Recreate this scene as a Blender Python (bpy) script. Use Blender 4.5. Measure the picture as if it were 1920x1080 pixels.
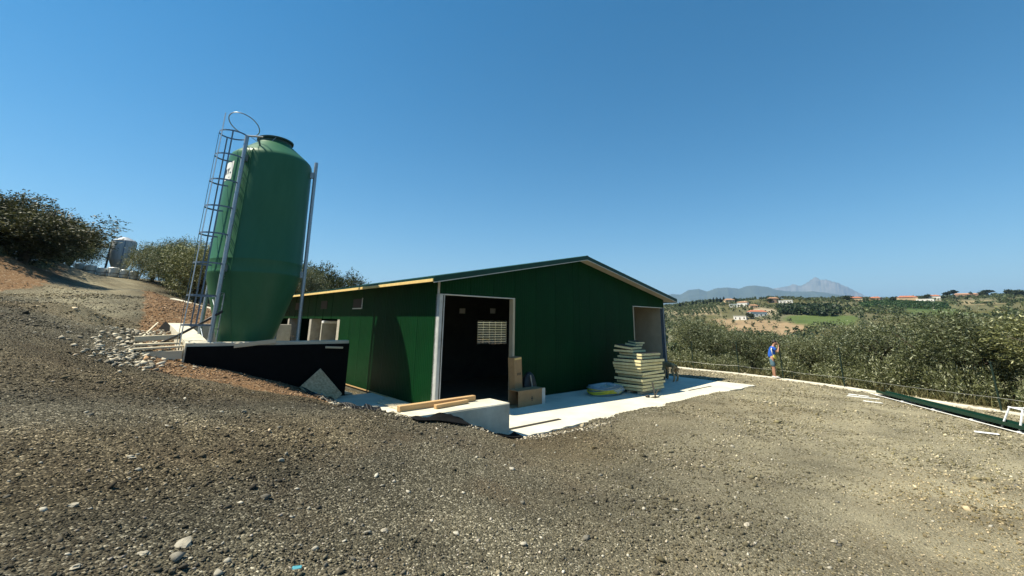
import bpy, bmesh, math, random
import numpy as np
from mathutils import Vector, Matrix

# ------------------------------------------------------------------ clear
for o in list(bpy.data.objects):
    bpy.data.objects.remove(o, do_unlink=True)
SC = bpy.context.scene
COL = SC.collection
R = math.radians

# ------------------------------------------------------------------ camera
EYE = 2.3583                      # eye height above the concrete apron (z = 0)
PITCH, ROLL = 0.2316, 0.0154
cam = bpy.data.cameras.new('camera')
cam.sensor_fit = 'HORIZONTAL'
cam.sensor_width = 36.0
cam.lens = 801.64 / 1920 * 36
cam.shift_y = -(540 - 414.88) / 1920
cam.clip_start = 0.1
cam.clip_end = 80000
camo = bpy.data.objects.new('camera', cam)
COL.objects.link(camo)
fw = Vector((0, math.cos(PITCH), math.sin(PITCH)))
up0 = Vector((0, -math.sin(PITCH), math.cos(PITCH)))
rt0 = Vector((1, 0, 0))
rt = rt0 * math.cos(ROLL) + up0 * math.sin(ROLL)
up = -rt0 * math.sin(ROLL) + up0 * math.cos(ROLL)
m = Matrix((rt, up, -fw)).transposed().to_4x4()
m.translation = (0, 0, EYE)
camo.matrix_world = m
SC.camera = camo

# ------------------------------------------------------------------ light
YAW = 0.7246                      # heading of the poultry house
CA, SA = math.cos(YAW), math.sin(YAW)
OX, OY = -2.0341, 12.3254         # its near left corner
def AB(a, b, z=0.0):              # house frame (along gable, along side) -> world
    return Vector((OX + a * CA - b * SA, OY + a * SA + b * CA, z))
_s = AB(.54, -.37) - AB(0, 0)
SUN_TRAVEL = Vector((_s.x, _s.y, -1.0)).normalized()
SUN_EL = math.asin(-SUN_TRAVEL.z)
SUN_AZ = math.atan2(-SUN_TRAVEL.x, -SUN_TRAVEL.y)
w = bpy.data.worlds.new('World')
SC.world = w
w.use_nodes = True
nt = w.node_tree
bg = nt.nodes['Background']
sky = nt.nodes.new('ShaderNodeTexSky')
sky.sky_type = 'NISHITA'
sky.sun_disc = False
sky.sun_elevation = SUN_EL
sky.sun_rotation = SUN_AZ
sky.altitude = 200
sky.air_density = 1.0
sky.dust_density = 0.0
sky.ozone_density = 1.5
hs = nt.nodes.new('ShaderNodeHueSaturation')      # the phone's vivid blue
hs.inputs['Hue'].default_value = .489
hs.inputs['Saturation'].default_value = 1.42
hs.inputs['Value'].default_value = 1.38
nt.links.new(sky.outputs[0], hs.inputs['Color'])
nt.links.new(hs.outputs[0], bg.inputs[0])
bg.inputs[1].default_value = 0.05
sun = bpy.data.lights.new('sun', 'SUN')
sun.energy = 5.0
sun.angle = R(.53)
sun.color = (1.0, .92, .74)
suno = bpy.data.objects.new('sun', sun)
COL.objects.link(suno)
suno.rotation_euler = (-SUN_TRAVEL).to_track_quat('Z', 'Y').to_euler()
suno.location = (0, 0, 60)
vs = SC.view_settings
vs.view_transform = 'Standard'
vs.look = 'None'
vs.exposure = 0.95
vs.gamma = 1.0
vs.use_curve_mapping = False
SC.cycles.max_bounces = 5
SC.cycles.diffuse_bounces = 3
SC.cycles.glossy_bounces = 2
SC.cycles.transparent_max_bounces = 12
SC.cycles.volume_bounces = 0
HAZE = 6.0e-5
# ------------------------------------------------------------------ terrain height
def _ab(x, y):
    dx, dy = x - OX, y - OY
    return dx * CA + dy * SA, -dx * SA + dy * CA
_CP = [  # x, y, z in the world
    (0, 0, .76), (-2.8, 2.76, .95), (-3.96, 3.72, 1.08), (-4.92, 4.5, 1.25), (-7.16, 6.36, 1.5), (-8.87, 7.74, 1.82),
    (-9.85, 8.52, 2.05), (-14.26, 15.64, 1.95), (-8.39, 10.42, 1.2), (-6.72, 10.29, .95), (-5.61, 10.55, .7),
    (-4.6, 11.14, .42), (-7.99, 8.97, 1.25), (.04, 3.84, .47), (4.56, 4.37, .22), (-1.93, 4.89, .72),
    (-3.08, 4.22, .93), (-15.2, 13.0, 2.65), (-22.86, 19.43, 3.32), (-26.06, 21.84, 4.72), (-28.47, 23.64, 5.8),
    (-28.8, 24.6, 5.3), (-25.3, 25.7, 3.9), (-31.6, 32.0, 4.6), (-15.45, 15.66, 2.72), (-21.77, 20.64, 3.45), (-23.19, 24.87, 3.77), (-38.55, 39.23, 5.75),
    (-41.66, 43.18, 6.21), (-41.75, 45.84, 6.6), (-15.01, 18.73, 2.67), (-22.73, 26.61, 4.0), (-16.47, 21.4, 3.1),
    (-14.88, 20.09, 2.6), (-22.85, 22.4, 3.7), (-15.24, 22.29, 2.75), (-17.74, 22.94, 3.2), (-38, 30, 7.0), (-36, 33, 6.6),
    (-32.5, 35.5, 5.0), (-32.3, 27, 6.0), (-36, 31.5, 6.3), (-28.3, 30.5, 4.25),
    (-8, -4, 1.2), (0, -8, .8), (10, -6, .3), (12, 3, .05), (8, 9, -.02), (14, 6, 0), (3, 7.5, .12), (6, 6, .1),
    (12.4, 21.2, -.05), (14.67, 13.64, -.05), (11, 25.5, -.1), (10, 17, -.05), (12, 12, -.05), (8, 30, -.2),
    (13.9, 17.5, -.05), (15.2, 10, 0), (15.6, 5, .05), (-20, 6, 3.2), (-14, -2, 2.2), (-35, 15, 7),
    (-1.2, 7.6, .6), (1.2, 8.6, .06), (2.2, 6.2, .25), (-4.4, 8.2, .88),
]
for _a, _b, _z in [(0.2, -3.6, .0), (3, -3.6, .01), (6, -3.6, .01), (9.5, -3.6, .01), (13.3, -3.7, -.01), (13.6, 0, -.06), (14, 5, -.08), (14, 12, -.1),
                   (-.3, -3.3, .02), (-1, -3.28, .27), (-1.7, -3.25, .5), (-2.45, -2.5, .62), (-2.35, -1, .38), (-1.95, .6, .16),
                   (-1.7, 2.2, .06), (-1.3, 3.3, .0), (-4, -1, .8), (-4, 1.6, .78), (-2.8, 2.2, .42), (-2.9, .8, .5),
                   (-5.2, 3.7, 1.17), (-3.92, 3.7, .85), (-2.33, 3.7, .36), (-.95, 3.6, -.02), (-.6, 1, -.12), (-.3, -1.5, -.12),
                   (-5.6, 6, 1.5), (-5.7, 9, 1.85), (-5.2, 12, 2.15), (-2, 12.4, 2.0), (-1, 16, 1.6), (-3, 22, 2.4), (6, 26, 1.2), (12, 28, .4), (-8, 12, 2.3)]:
    _p = AB(_a, _b)
    _CP.append((_p.x, _p.y, _z))
_CP = np.array(_CP, float)
def _tps_fit(P):
    n = len(P)
    d = np.hypot(P[:, None, 0] - P[None, :, 0], P[:, None, 1] - P[None, :, 1])
    K = np.where(d > 0, d, 0)          # linear kernel: no overshoot
    K = K + 0 * np.eye(n)
    A = np.zeros((n + 1, n + 1))
    A[:n, :n] = -np.sqrt(K * K + .25)
    A[:n, n] = 1
    A[n, :n] = 1
    return np.linalg.solve(A, np.concatenate([P[:, 2], [0]]))
_TW = _tps_fit(_CP)
def _near(x, y):
    z = np.full(x.shape, _TW[-1])
    for (px, py, _), wt in zip(_CP, _TW[:-1]):
        z -= wt * np.sqrt((x - px) ** 2 + (y - py) ** 2 + .25)
    return z
def sstep(e0, e1, v):
    t = np.clip((v - e0) / (e1 - e0), 0, 1)
    return t * t * (3 - 2 * t)
FENCE = np.array([(7.6, 33.5), (10.32, 25.25), (11.78, 23.1), (12.64, 20.87), (13.58, 18.38), (14.67, 13.64), (15.6, 9.0), (16.4, 3.0), (17, -6.0)])
def fence_x(y):
    return np.interp(y, FENCE[::-1, 1], FENCE[::-1, 0])
def _far(x, y):
    r = np.hypot(x, y)
    az = np.degrees(np.arctan2(x, y))
    valley = np.interp(r, [0, 40, 110, 200, 300, 450, 600, 760, 950, 1150, 1600, 3000, 5000, 14000],
                       [0, -7, -24, -24, -12, 4, 17, 33, 45, 49, 44, 20, -60, -200])
    skyl = np.interp(az, [10, 20, 30, 40, 50, 60], [.9, .9, 1.02, 1.08, 1.18, 1.25])
    valley = np.where(valley > 0, valley * skyl, valley)
    und = 5.0 * np.sin(x / 95 + 1.3) * np.sin(y / 120 + .4) + 2.2 * np.sin(x / 37 + y / 61) + 1.0 * np.sin(y / 23 - x / 31)
    valley = valley + und * sstep(120, 400, r) * np.clip(1 - (r - 900) / 600, .25, 1)
    # knoll with the olive rows, left of the valley
    kx, ky = x - 300, y - 590
    valley = valley + 7 * np.exp(-(kx * kx / 110 ** 2 + ky * ky / 130 ** 2))
    hill = 6.5 + np.clip(r - 60, 0, 200) * .02
    hill = np.where(r > 260, hill - (r - 260) * .05, hill)
    hill = np.maximum(hill, -250)
    k = sstep(-18, 14, az) * sstep(-178, -140, np.where(az > 120, az - 360, az) * 0 + az + 0.0)
    k = sstep(-18, 14, az)
    return hill * (1 - k) + valley * k
def ground_h(x, y):
    x = np.asarray(x, float); y = np.asarray(y, float)
    r = np.hypot(x, y)
    n = _near(x, y)
    # beyond the fence the ground falls away to the valley
    fx = fence_x(np.clip(y, -6, 33.5)) - np.clip(y - 33.5, 0, None) * .25
    d = np.clip(x - fx - .5, 0, None)
    drop = np.where(x > 0, .05 * d + .03 * d * np.clip(d / 6, 0, 5), 0)
    n = n - np.minimum(drop, 26)
    k = sstep(45, 80, r)
    return n * (1 - k) + _far(x, y) * k
def H(x, y):
    return float(ground_h(np.array([x]), np.array([y]))[0])
# ------------------------------------------------------------------ helpers
rng = random.Random(7)
nrng = np.random.default_rng(11)

def link(o, parent=None):
    COL.objects.link(o)
    if parent is not None:
        o.parent = parent
    return o
def tag(o, label=None, cat=None, group=None, kind=None):
    if label: o['label'] = label
    if cat: o['category'] = cat
    if group: o['group'] = group
    if kind: o['kind'] = kind
    return o
def empty(name, loc=(0, 0, 0), rz=0.0):
    o = bpy.data.objects.new(name, None)
    o.empty_display_size = .2
    o.location = loc
    o.rotation_euler = (0, 0, rz)
    return link(o)
def mesh_obj(name, verts, faces, mat=None, parent=None, smooth=False):
    me = bpy.data.meshes.new(name)
    me.from_pydata([tuple(v) for v in verts], [], faces)
    me.update()
    if smooth:
        me.polygons.foreach_set('use_smooth', [True] * len(me.polygons))
    if mat:
        me.materials.append(mat)
    return link(bpy.data.objects.new(name, me), parent)
def copy_part(o, parent, loc=None, rot=None):
    c = o.copy()
    link(c)
    c.parent = parent
    if loc is not None: c.location = loc
    if rot is not None: c.rotation_euler = rot
    return c
def copy_tree(o, parent=None):
    c = o.copy()
    COL.objects.link(c)
    c.parent = parent
    for ch in list(o.children):
        copy_tree(ch, c)
    return c

class MB:
    """collects shapes into one mesh"""
    def __init__(s):
        s.v, s.f, s.mi = [], [], []
    def add(s, v, f, mi=0):
        n = len(s.v)
        s.v += [tuple(p) for p in v]
        s.f += [tuple(i + n for i in q) for q in f]
        s.mi += [mi] * len(f)
        return s
    def box(s, x0, x1, y0, y1, z0, z1, mi=0):
        return s.add([(x0, y0, z0), (x1, y0, z0), (x1, y1, z0), (x0, y1, z0), (x0, y0, z1), (x1, y0, z1), (x1, y1, z1), (x0, y1, z1)],
                     [(0, 3, 2, 1), (4, 5, 6, 7), (0, 1, 5, 4), (1, 2, 6, 5), (2, 3, 7, 6), (3, 0, 4, 7)], mi)
    def bbox(s, x0, x1, y0, y1, z0, z1, bev=.01, mi=0, M=None, seg=1, jit=0):
        bm = bmesh.new()
        bmesh.ops.create_cube(bm, size=1)
        bmesh.ops.scale(bm, vec=(x1 - x0, y1 - y0, z1 - z0), verts=bm.verts)
        bmesh.ops.translate(bm, vec=((x0 + x1) / 2, (y0 + y1) / 2, (z0 + z1) / 2), verts=bm.verts)
        if bev:
            bmesh.ops.bevel(bm, geom=bm.edges[:], offset=bev, segments=seg, affect='EDGES', profile=.5)
        if jit:
            for v in bm.verts:
                v.co += Vector((rng.uniform(-jit, jit), rng.uniform(-jit, jit), rng.uniform(-jit, jit)))
        if M is not None:
            bmesh.ops.transform(bm, matrix=M, verts=bm.verts)
        bm.verts.index_update()
        s.add([v.co for v in bm.verts], [[v.index for v in f.verts] for f in bm.faces], mi)
        bm.free()
        return s
    def tube(s, pts, r, n=8, mi=0, cap=True):
        pts = [Vector(p) for p in pts]
        rs = r if isinstance(r, (list, tuple)) else [r] * len(pts)
        rings = []
        t0 = (pts[1] - pts[0]).normalized()
        ref = Vector((0, 0, 1)) if abs(t0.z) < .9 else Vector((1, 0, 0))
        u = t0.cross(ref).normalized()
        for i, p in enumerate(pts):
            if i == 0: t = pts[1] - pts[0]
            elif i == len(pts) - 1: t = pts[-1] - pts[-2]
            else: t = pts[i + 1] - pts[i - 1]
            t.normalize()
            u = (u - t * u.dot(t)).normalized()
            v = t.cross(u)
            rings.append([p + (u * math.cos(2 * math.pi * k / n) + v * math.sin(2 * math.pi * k / n)) * rs[i] for k in range(n)])
        vv = [q for ring in rings for q in ring]
        ff = []
        for i in range(len(pts) - 1):
            for k in range(n):
                ff.append((i * n + k, i * n + (k + 1) % n, (i + 1) * n + (k + 1) % n, (i + 1) * n + k))
        if cap:
            ff.append(tuple(range(n))[::-1])
            ff.append(tuple((len(pts) - 1) * n + k for k in range(n)))
        return s.add(vv, ff, mi)
    def lathe(s, prof, n=48, mi=0, a0=0.0, a1=2 * math.pi, cx=0, cy=0):
        full = abs(a1 - a0 - 2 * math.pi) < 1e-6
        m_ = n if full else n + 1
        vv = []
        for (r, z) in prof:
            for k in range(m_):
                a = a0 + (a1 - a0) * k / n
                vv.append((cx + r * math.cos(a), cy + r * math.sin(a), z))
        ff = []
        for i in range(len(prof) - 1):
            for k in range(n):
                k2 = (k + 1) % m_ if full else k + 1
                ff.append((i * m_ + k, i * m_ + k2, (i + 1) * m_ + k2, (i + 1) * m_ + k))
        return s.add(vv, ff, mi)
    def build(s, name, mats, parent=None, smooth=False, angle=None):
        me = bpy.data.meshes.new(name)
        me.from_pydata(s.v, [], s.f)
        mats = mats if isinstance(mats, (list, tuple)) else [mats]
        for m_ in mats: me.materials.append(m_)
        if len(mats) > 1:
            me.polygons.foreach_set('material_index', s.mi)
        if smooth:
            me.polygons.foreach_set('use_smooth', [True] * len(me.polygons))
        me.update()
        if angle:
            me.set_sharp_from_angle(angle=angle)
        return link(bpy.data.objects.new(name, me), parent)

# ------------------------------------------------------------------ materials
def pm(name, col, rough=.7, nscale=0, namp=0.0, bump=0.0, bscale=40, metal=0.0, spec=.5, col2=None, stretch=None, detail=6, fine=0.0):
    """principled material; noise mixes col with col2 (or a darker / lighter col); bump from noise"""
    mt = bpy.data.materials.new(name)
    mt.use_nodes = True
    n, l = mt.node_tree.nodes, mt.node_tree.links
    b = n['Principled BSDF']
    b.inputs['Roughness'].default_value = rough
    b.inputs['Metallic'].default_value = metal
    b.inputs['Specular IOR Level'].default_value = spec
    b.inputs['Base Color'].default_value = (*col, 1)
    tc = n.new('ShaderNodeTexCoord')
    vec = tc.outputs['Object']
    if stretch:
        mp = n.new('ShaderNodeMapping')
        mp.inputs['Scale'].default_value = stretch
        l.new(vec, mp.inputs[0])
        vec = mp.outputs[0]
    if nscale:
        nz = n.new('ShaderNodeTexNoise')
        nz.inputs['Scale'].default_value = nscale
        nz.inputs['Detail'].default_value = detail
        nz.inputs['Roughness'].default_value = .65
        l.new(vec, nz.inputs['Vector'])
        rp = n.new('ShaderNodeValToRGB')
        rp.color_ramp.elements[0].position = .3
        rp.color_ramp.elements[1].position = .7
        c2 = col2 if col2 else tuple(min(1, c * (1 + namp)) for c in col)
        c1 = col if col2 else tuple(c * (1 - namp) for c in col)
        rp.color_ramp.elements[0].color = (*c1, 1)
        rp.color_ramp.elements[1].color = (*c2, 1)
        l.new(nz.outputs[0], rp.inputs[0])
        l.new(rp.outputs[0], b.inputs['Base Color'])
    if bump:
        nb = n.new('ShaderNodeTexNoise')
        nb.inputs['Scale'].default_value = bscale
        nb.inputs['Detail'].default_value = 5
        l.new(vec, nb.inputs['Vector'])
        bp = n.new('ShaderNodeBump')
        bp.inputs['Strength'].default_value = bump
        bp.inputs['Distance'].default_value = .01
        l.new(nb.outputs[0], bp.inputs['Height'])
        l.new(bp.outputs[0], b.inputs['Normal'])
    return mt
M = {}
M['panel_green'] = pm('panel_green', (.0013, .029, .0072), .55, .8, .22, .05, 3, spec=.10)
M['roof_green'] = pm('roof_green', (.006, .042, .026), .45, 2, .2, spec=.3)
M['roof_under'] = pm('roof_under', (.42, .37, .27), .7, 3, .12)
M['foam'] = pm('foam', (.62, .42, .14), .85, 6, .2, .2, 60, col2=(.75, .55, .22))
M['trim_pale'] = pm('trim_pale', (.5, .5, .45), .6, 3, .15)
M['column_white'] = pm('column_white', (.42, .43, .42), .65, 4, .25, .1, 30)
M['column_conc'] = pm('column_conc', (.36, .33, .27), .85, 5, .25, .2, 30)
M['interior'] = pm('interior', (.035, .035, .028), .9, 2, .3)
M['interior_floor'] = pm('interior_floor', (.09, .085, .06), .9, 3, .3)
M['beige_lining'] = pm('beige_lining', (.42, .36, .25), .7, 3, .1)
M['white_plastic'] = pm('white_plastic', (.78, .78, .76), .5, 8, .1)
M['silo_green'] = pm('silo_green', (.030, .118, .058), .45, 2.2, .12, .03, 60, col2=(.042, .142, .074), spec=.22, stretch=(1, 1, .25))
M['lid_dark'] = pm('lid_dark', (.012, .045, .03), .5)
M['galv'] = pm('galv', (.34, .38, .41), .42, 30, .2, .05, 60, metal=.65)
M['galv_dark'] = pm('galv_dark', (.16, .20, .25), .5, 20, .2, metal=.5)
M['sign_white'] = pm('sign_white', (.8, .8, .74), .5)
M['ink'] = pm('ink', (.012, .012, .012), .5)
M['concrete'] = pm('concrete', (.44, .40, .30), .88, 2.6, .22, .35, 30, col2=(.66, .61, .48), detail=9)
M['concrete_new'] = pm('concrete_new', (.50, .47, .375), .9, 1.1, .2, .3, 50, col2=(.68, .645, .53), detail=10)
M['concrete_dirty'] = pm('concrete_dirty', (.30, .28, .23), .9, 4, .3, .3, 40, col2=(.42, .40, .33))
M['bitumen'] = pm('bitumen', (.004, .004, .0038), .85, 6, .4, .2, 12, spec=.15)
M['timber'] = pm('timber', (.45, .27, .11), .8, 3, .3, .2, 20, stretch=(1, 14, 14), col2=(.58, .38, .18))
M['timber_pale'] = pm('timber_pale', (.52, .44, .30), .85, 3, .3, .2, 20, stretch=(1, 12, 12), col2=(.64, .56, .40))
M['plywood'] = pm('plywood', (.34, .22, .11), .85, 2.2, .3, .15, 30, stretch=(1.5, 9, 9), col2=(.74, .58, .36))
M['cardboard'] = pm('cardboard', (.30, .19, .09), .85, 5, .12, .05, 80)
M['black_plastic'] = pm('black_plastic', (.012, .012, .012), .5, 10, .3)
M['mesh_black'] = pm('mesh_black', (.02, .02, .02), .6, 12, .3)
M['fence_green'] = pm('fence_green', (.006, .02, .012), .5)
M['wire'] = pm('wire', (.35, .35, .32), .4, metal=.7)
M['trim_green'] = pm('trim_green', (.006, .036, .022), .4, 4, .15, spec=.35)
M['metal_dark'] = pm('metal_dark', (.05, .045, .035), .6, 20, .4, metal=.4)
M['skin_metal'] = pm('skin_metal', (.035, .033, .028), .5, 8, .2)
M['panel_foam'] = pm('panel_foam', (.66, .58, .28), .85, 9, .15, .2, 60, col2=(.80, .72, .42))
M['yellow_pipe'] = pm('yellow_pipe', (.55, .50, .04), .5, 9, .25)
M['blue_pipe'] = pm('blue_pipe', (.16, .24, .28), .5, 9, .2)
M['bark'] = pm('bark', (.07, .055, .038), .95, 6, .4, .6, 14, stretch=(2, 2, .6))
M['grey_silo'] = pm('grey_silo', (.42, .44, .46), .6, 1.4, .25, .1, 8, stretch=(3, 3, .7))
M['bale_wrap'] = pm('bale_wrap', (.62, .62, .58), .4, 2, .2, .2, 6)
M['roof_tile'] = pm('roof_tile', (.36, .13, .07), .85, .8, .25)
M['roof_tile_old'] = pm('roof_tile_old', (.34, .19, .11), .85, .8, .25)
M['wall_white'] = pm('wall_white', (.72, .69, .62), .85, .6, .08)
M['wall_ochre'] = pm('wall_ochre', (.55, .40, .24), .85, .6, .08)
M['wall_brown'] = pm('wall_brown', (.30, .20, .14), .85, .6, .1)
M['window_dark'] = pm('window_dark', (.012, .013, .014), .45, spec=.2)
M['window_glass'] = M['window_dark']
M['shirt_blue'] = pm('shirt_blue', (.012, .10, .50), .8, 20, .15)
M['shirt_white'] = pm('shirt_white', (.75, .76, .78), .8)
M['shirt_yellow'] = pm('shirt_yellow', (.72, .62, .12), .8)
M['denim'] = pm('denim', (.09, .16, .20), .9, 18, .25)
M['skin'] = pm('skin', (.42, .22, .14), .55, 8, .08)
M['hair'] = pm('hair', (.010, .008, .007), .6)
M['shoe'] = pm('shoe', (.6, .58, .55), .6)
M['fur'] = pm('fur', (.42, .27, .13), .9, 9, .3, .3, 60)
M['fur_dark'] = pm('fur_dark', (.09, .055, .03), .9, 9, .3)
M['cyan'] = pm('cyan', (.06, .28, .34), .6)
M['stone_pale'] = pm('stone_pale', (.24, .21, .16), .92, 14, .3, .6, 40, col2=(.44, .40, .31))
def clear_mat(name, col, alpha):
    mt = bpy.data.materials.new(name)
    mt.use_nodes = True
    n, l = mt.node_tree.nodes, mt.node_tree.links
    b = n['Principled BSDF']
    b.inputs['Base Color'].default_value = (*col, 1)
    b.inputs['Roughness'].default_value = .18
    tc = n.new('ShaderNodeTexCoord')
    nz = n.new('ShaderNodeTexNoise')
    nz.inputs['Scale'].default_value = 14
    l.new(tc.outputs['Object'], nz.inputs['Vector'])
    bp = n.new('ShaderNodeBump')
    bp.inputs['Strength'].default_value = .8
    bp.inputs['Distance'].default_value = .03
    l.new(nz.outputs[0], bp.inputs['Height'])
    l.new(bp.outputs[0], b.inputs['Normal'])
    tr = n.new('ShaderNodeBsdfTransparent')
    mx = n.new('ShaderNodeMixShader')
    mx.inputs[0].default_value = alpha
    l.new(tr.outputs[0], mx.inputs[1])
    l.new(b.outputs[0], mx.inputs[2])
    l.new(mx.outputs[0], n['Material Output'].inputs[0])
    return mt
M['wrap_film'] = clear_mat('wrap_film', (.75, .8, .82), .45)
def leaf_mat(name, trans=.25, rough=.55):
    mt = bpy.data.materials.new(name)
    mt.use_nodes = True
    n, l = mt.node_tree.nodes, mt.node_tree.links
    b = n['Principled BSDF']
    b.inputs['Roughness'].default_value = rough
    b.inputs['Specular IOR Level'].default_value = .35
    at = n.new('ShaderNodeAttribute')
    at.attribute_name = 'leafcol'
    l.new(at.outputs['Color'], b.inputs['Base Color'])
    tl = n.new('ShaderNodeBsdfTranslucent')
    l.new(at.outputs['Color'], tl.inputs[0])
    mx = n.new('ShaderNodeMixShader')
    mx.inputs[0].default_value = trans
    l.new(b.outputs[0], mx.inputs[1])
    l.new(tl.outputs[0], mx.inputs[2])
    l.new(mx.outputs[0], n['Material Output'].inputs[0])
    return mt
M['leaf'] = leaf_mat('leaf')

# ground: gravel / soil / dry grass / far land, mixed by what lies where
def ground_mat():
    mt = bpy.data.materials.new('ground')
    mt.use_nodes = True
    n, l = mt.node_tree.nodes, mt.node_tree.links
    b = n['Principled BSDF']
    b.inputs['Roughness'].default_value = .95
    b.inputs['Specular IOR Level'].default_value = .15
    tc = n.new('ShaderNodeTexCoord')
    V = tc.outputs['Object']
    def noise(sc, det=6, ro=.6):
        x = n.new('ShaderNodeTexNoise')
        x.inputs['Scale'].default_value = sc
        x.inputs['Detail'].default_value = det
        x.inputs['Roughness'].default_value = ro
        l.new(V, x.inputs['Vector'])
        return x.outputs[0]
    def ramp(src, stops):
        x = n.new('ShaderNodeValToRGB')
        cr = x.color_ramp
        while len(cr.elements) < len(stops): cr.elements.new(.5)
        for e, (p_, c) in zip(cr.elements, stops):
            e.position = p_
            e.color = (*c, 1)
        l.new(src, x.inputs[0])
        return x.outputs[0]
    def mix(f, a, b_, mode='MIX'):
        x = n.new('ShaderNodeMix')
        x.data_type = 'RGBA'
        x.blend_type = mode
        if isinstance(f, float): x.inputs[0].default_value = f
        else: l.new(f, x.inputs[0])
        for s_, i in ((a, 6), (b_, 7)):
            if isinstance(s_, tuple): x.inputs[i].default_value = (*s_, 1)
            else: l.new(s_, x.inputs[i])
        return x.outputs[2]
    def attr(nm):
        x = n.new('ShaderNodeAttribute')
        x.attribute_name = nm
        return x
    def math_(op, a, b_):
        x = n.new('ShaderNodeMath')
        x.operation = op
        for s_, i in ((a, 0), (b_, 1)):
            if isinstance(s_, float): x.inputs[i].default_value = s_
            else: l.new(s_, x.inputs[i])
        return x.outputs[0]
    vo = n.new('ShaderNodeTexVoronoi')
    vo.inputs['Scale'].default_value = 55
    l.new(V, vo.inputs['Vector'])
    sep = n.new('ShaderNodeSeparateColor')
    l.new(vo.outputs['Color'], sep.inputs[0])
    cells = ramp(sep.outputs[0], [(0, (.030, .027, .018)), (.45, (.060, .055, .038)), (.78, (.105, .096, .068)), (.93, (.19, .175, .13)), (1, (.36, .335, .26))])
    patch = attr('patch').outputs['Color']
    gravel = mix(1.0, cells, patch, 'MULTIPLY')
    brown = ramp(noise(.9, 4), [(.5, (0, 0, 0)), (.72, (1, 1, 1))])
    gravel = mix(math_('MULTIPLY', brown, .45), gravel, (.105, .075, .045))
    dust_and_light = attr('dust_and_light').outputs['Fac']
    dn = math_('MULTIPLY', dust_and_light, ramp(noise(.8, 6), [(.3, (.25,) * 3), (.7, (1,) * 3)]))
    gravel = mix(math_('MULTIPLY', dn, .8), gravel, (.42, .375, .25))  # dust tint that also carries the painted brightness of the right side
    soilc = ramp(noise(7, 8, .75), [(.28, (.10, .055, .026)), (.5, (.20, .115, .056)), (.72, (.32, .20, .11))])
    vo2 = n.new('ShaderNodeTexVoronoi')
    vo2.inputs['Scale'].default_value = 18
    l.new(V, vo2.inputs['Vector'])
    sep2 = n.new('ShaderNodeSeparateColor')
    l.new(vo2.outputs['Color'], sep2.inputs[0])
    soilc = mix(ramp(sep2.outputs[1], [(.82, (0,) * 3), (.95, (.7,) * 3)]), soilc, (.40, .31, .20))
    wob = math_('MULTIPLY', math_('SUBTRACT', noise(1.8, 7, .7), .5), 1.1)
    sf = ramp(math_('ADD', attr('soil').outputs['Fac'], wob), [(.42, (0,) * 3), (.58, (1,) * 3)])
    c = mix(sf, gravel, soilc)
    grassc = ramp(noise(2.5, 8, .75), [(.3, (.05, .05, .018)), (.5, (.115, .10, .04)), (.7, (.25, .21, .10))])
    gf = ramp(math_('ADD', attr('grass').outputs['Fac'], wob), [(.42, (0,) * 3), (.6, (1,) * 3)])
    c = mix(gf, c, grassc)
    fcol = attr('fieldcol').outputs['Color']
    fn = ramp(noise(.05, 10, .72), [(.3, (.72,) * 3), (.7, (1.28,) * 3)])
    fc = mix(1.0, fcol, fn, 'MULTIPLY')
    c = mix(attr('far').outputs['Fac'], c, fc)
    l.new(c, b.inputs['Base Color'])
    # relief: stones and clods
    inv = math_('SUBTRACT', 1.0, vo.outputs['Distance'])
    h = math_('ADD', math_('MULTIPLY', inv, .7), math_('MULTIPLY', noise(9, 8, .7), 1.4))
    bp = n.new('ShaderNodeBump')
    bp.inputs['Strength'].default_value = .9
    bp.inputs['Distance'].default_value = .03
    l.new(h, bp.inputs['Height'])
    l.new(bp.outputs[0], b.inputs['Normal'])
    return mt
M['ground'] = ground_mat()
def attr_mat(name, attr, rough=.9):
    mt = bpy.data.materials.new(name)
    mt.use_nodes = True
    n, l = mt.node_tree.nodes, mt.node_tree.links
    b = n['Principled BSDF']
    b.inputs['Roughness'].default_value = rough
    b.inputs['Specular IOR Level'].default_value = .2
    at = n.new('ShaderNodeAttribute')
    at.attribute_name = attr
    tc = n.new('ShaderNodeTexCoord')
    nz = n.new('ShaderNodeTexNoise')
    nz.inputs['Scale'].default_value = 60
    nz.inputs['Detail'].default_value = 4
    l.new(tc.outputs['Object'], nz.inputs['Vector'])
    mx = n.new('ShaderNodeMix')
    mx.data_type = 'RGBA'
    mx.blend_type = 'OVERLAY'
    mx.inputs[0].default_value = .5
    l.new(at.outputs['Color'], mx.inputs[6])
    l.new(nz.outputs[0], mx.inputs[7])
    l.new(mx.outputs[2], b.inputs['Base Color'])
    return mt
M['stones'] = attr_mat('stones', 'stonecol')
# ------------------------------------------------------------------ ground sheet
def in_poly(x, y, poly):
    inside = np.zeros(x.shape, bool)
    n = len(poly)
    for i in range(n):
        x1, y1 = poly[i]
        x2, y2 = poly[(i + 1) % n]
        c = ((y1 > y) != (y2 > y)) & (x < (x2 - x1) * (y - y1) / (y2 - y1 + 1e-12) + x1)
        inside ^= c
    return inside
def poly_soft(x, y, poly, soft):
    """1 inside, 0 outside, sloping over soft metres each side"""
    d = np.full(x.shape, 1e9)
    n = len(poly)
    for i in range(n):
        x1, y1 = poly[i]
        x2, y2 = poly[(i + 1) % n]
        ex, ey = x2 - x1, y2 - y1
        t = np.clip(((x - x1) * ex + (y - y1) * ey) / (ex * ex + ey * ey), 0, 1)
        d = np.minimum(d, np.hypot(x - x1 - t * ex, y - y1 - t * ey))
    d = np.where(in_poly(x, y, poly), d, -d)
    return np.clip(.5 + d / (2 * soft), 0, 1)
_pc = AB(-5.25, 12)
_pd = AB(-.9, 3.7)
_pe = AB(-.9, 14)
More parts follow.
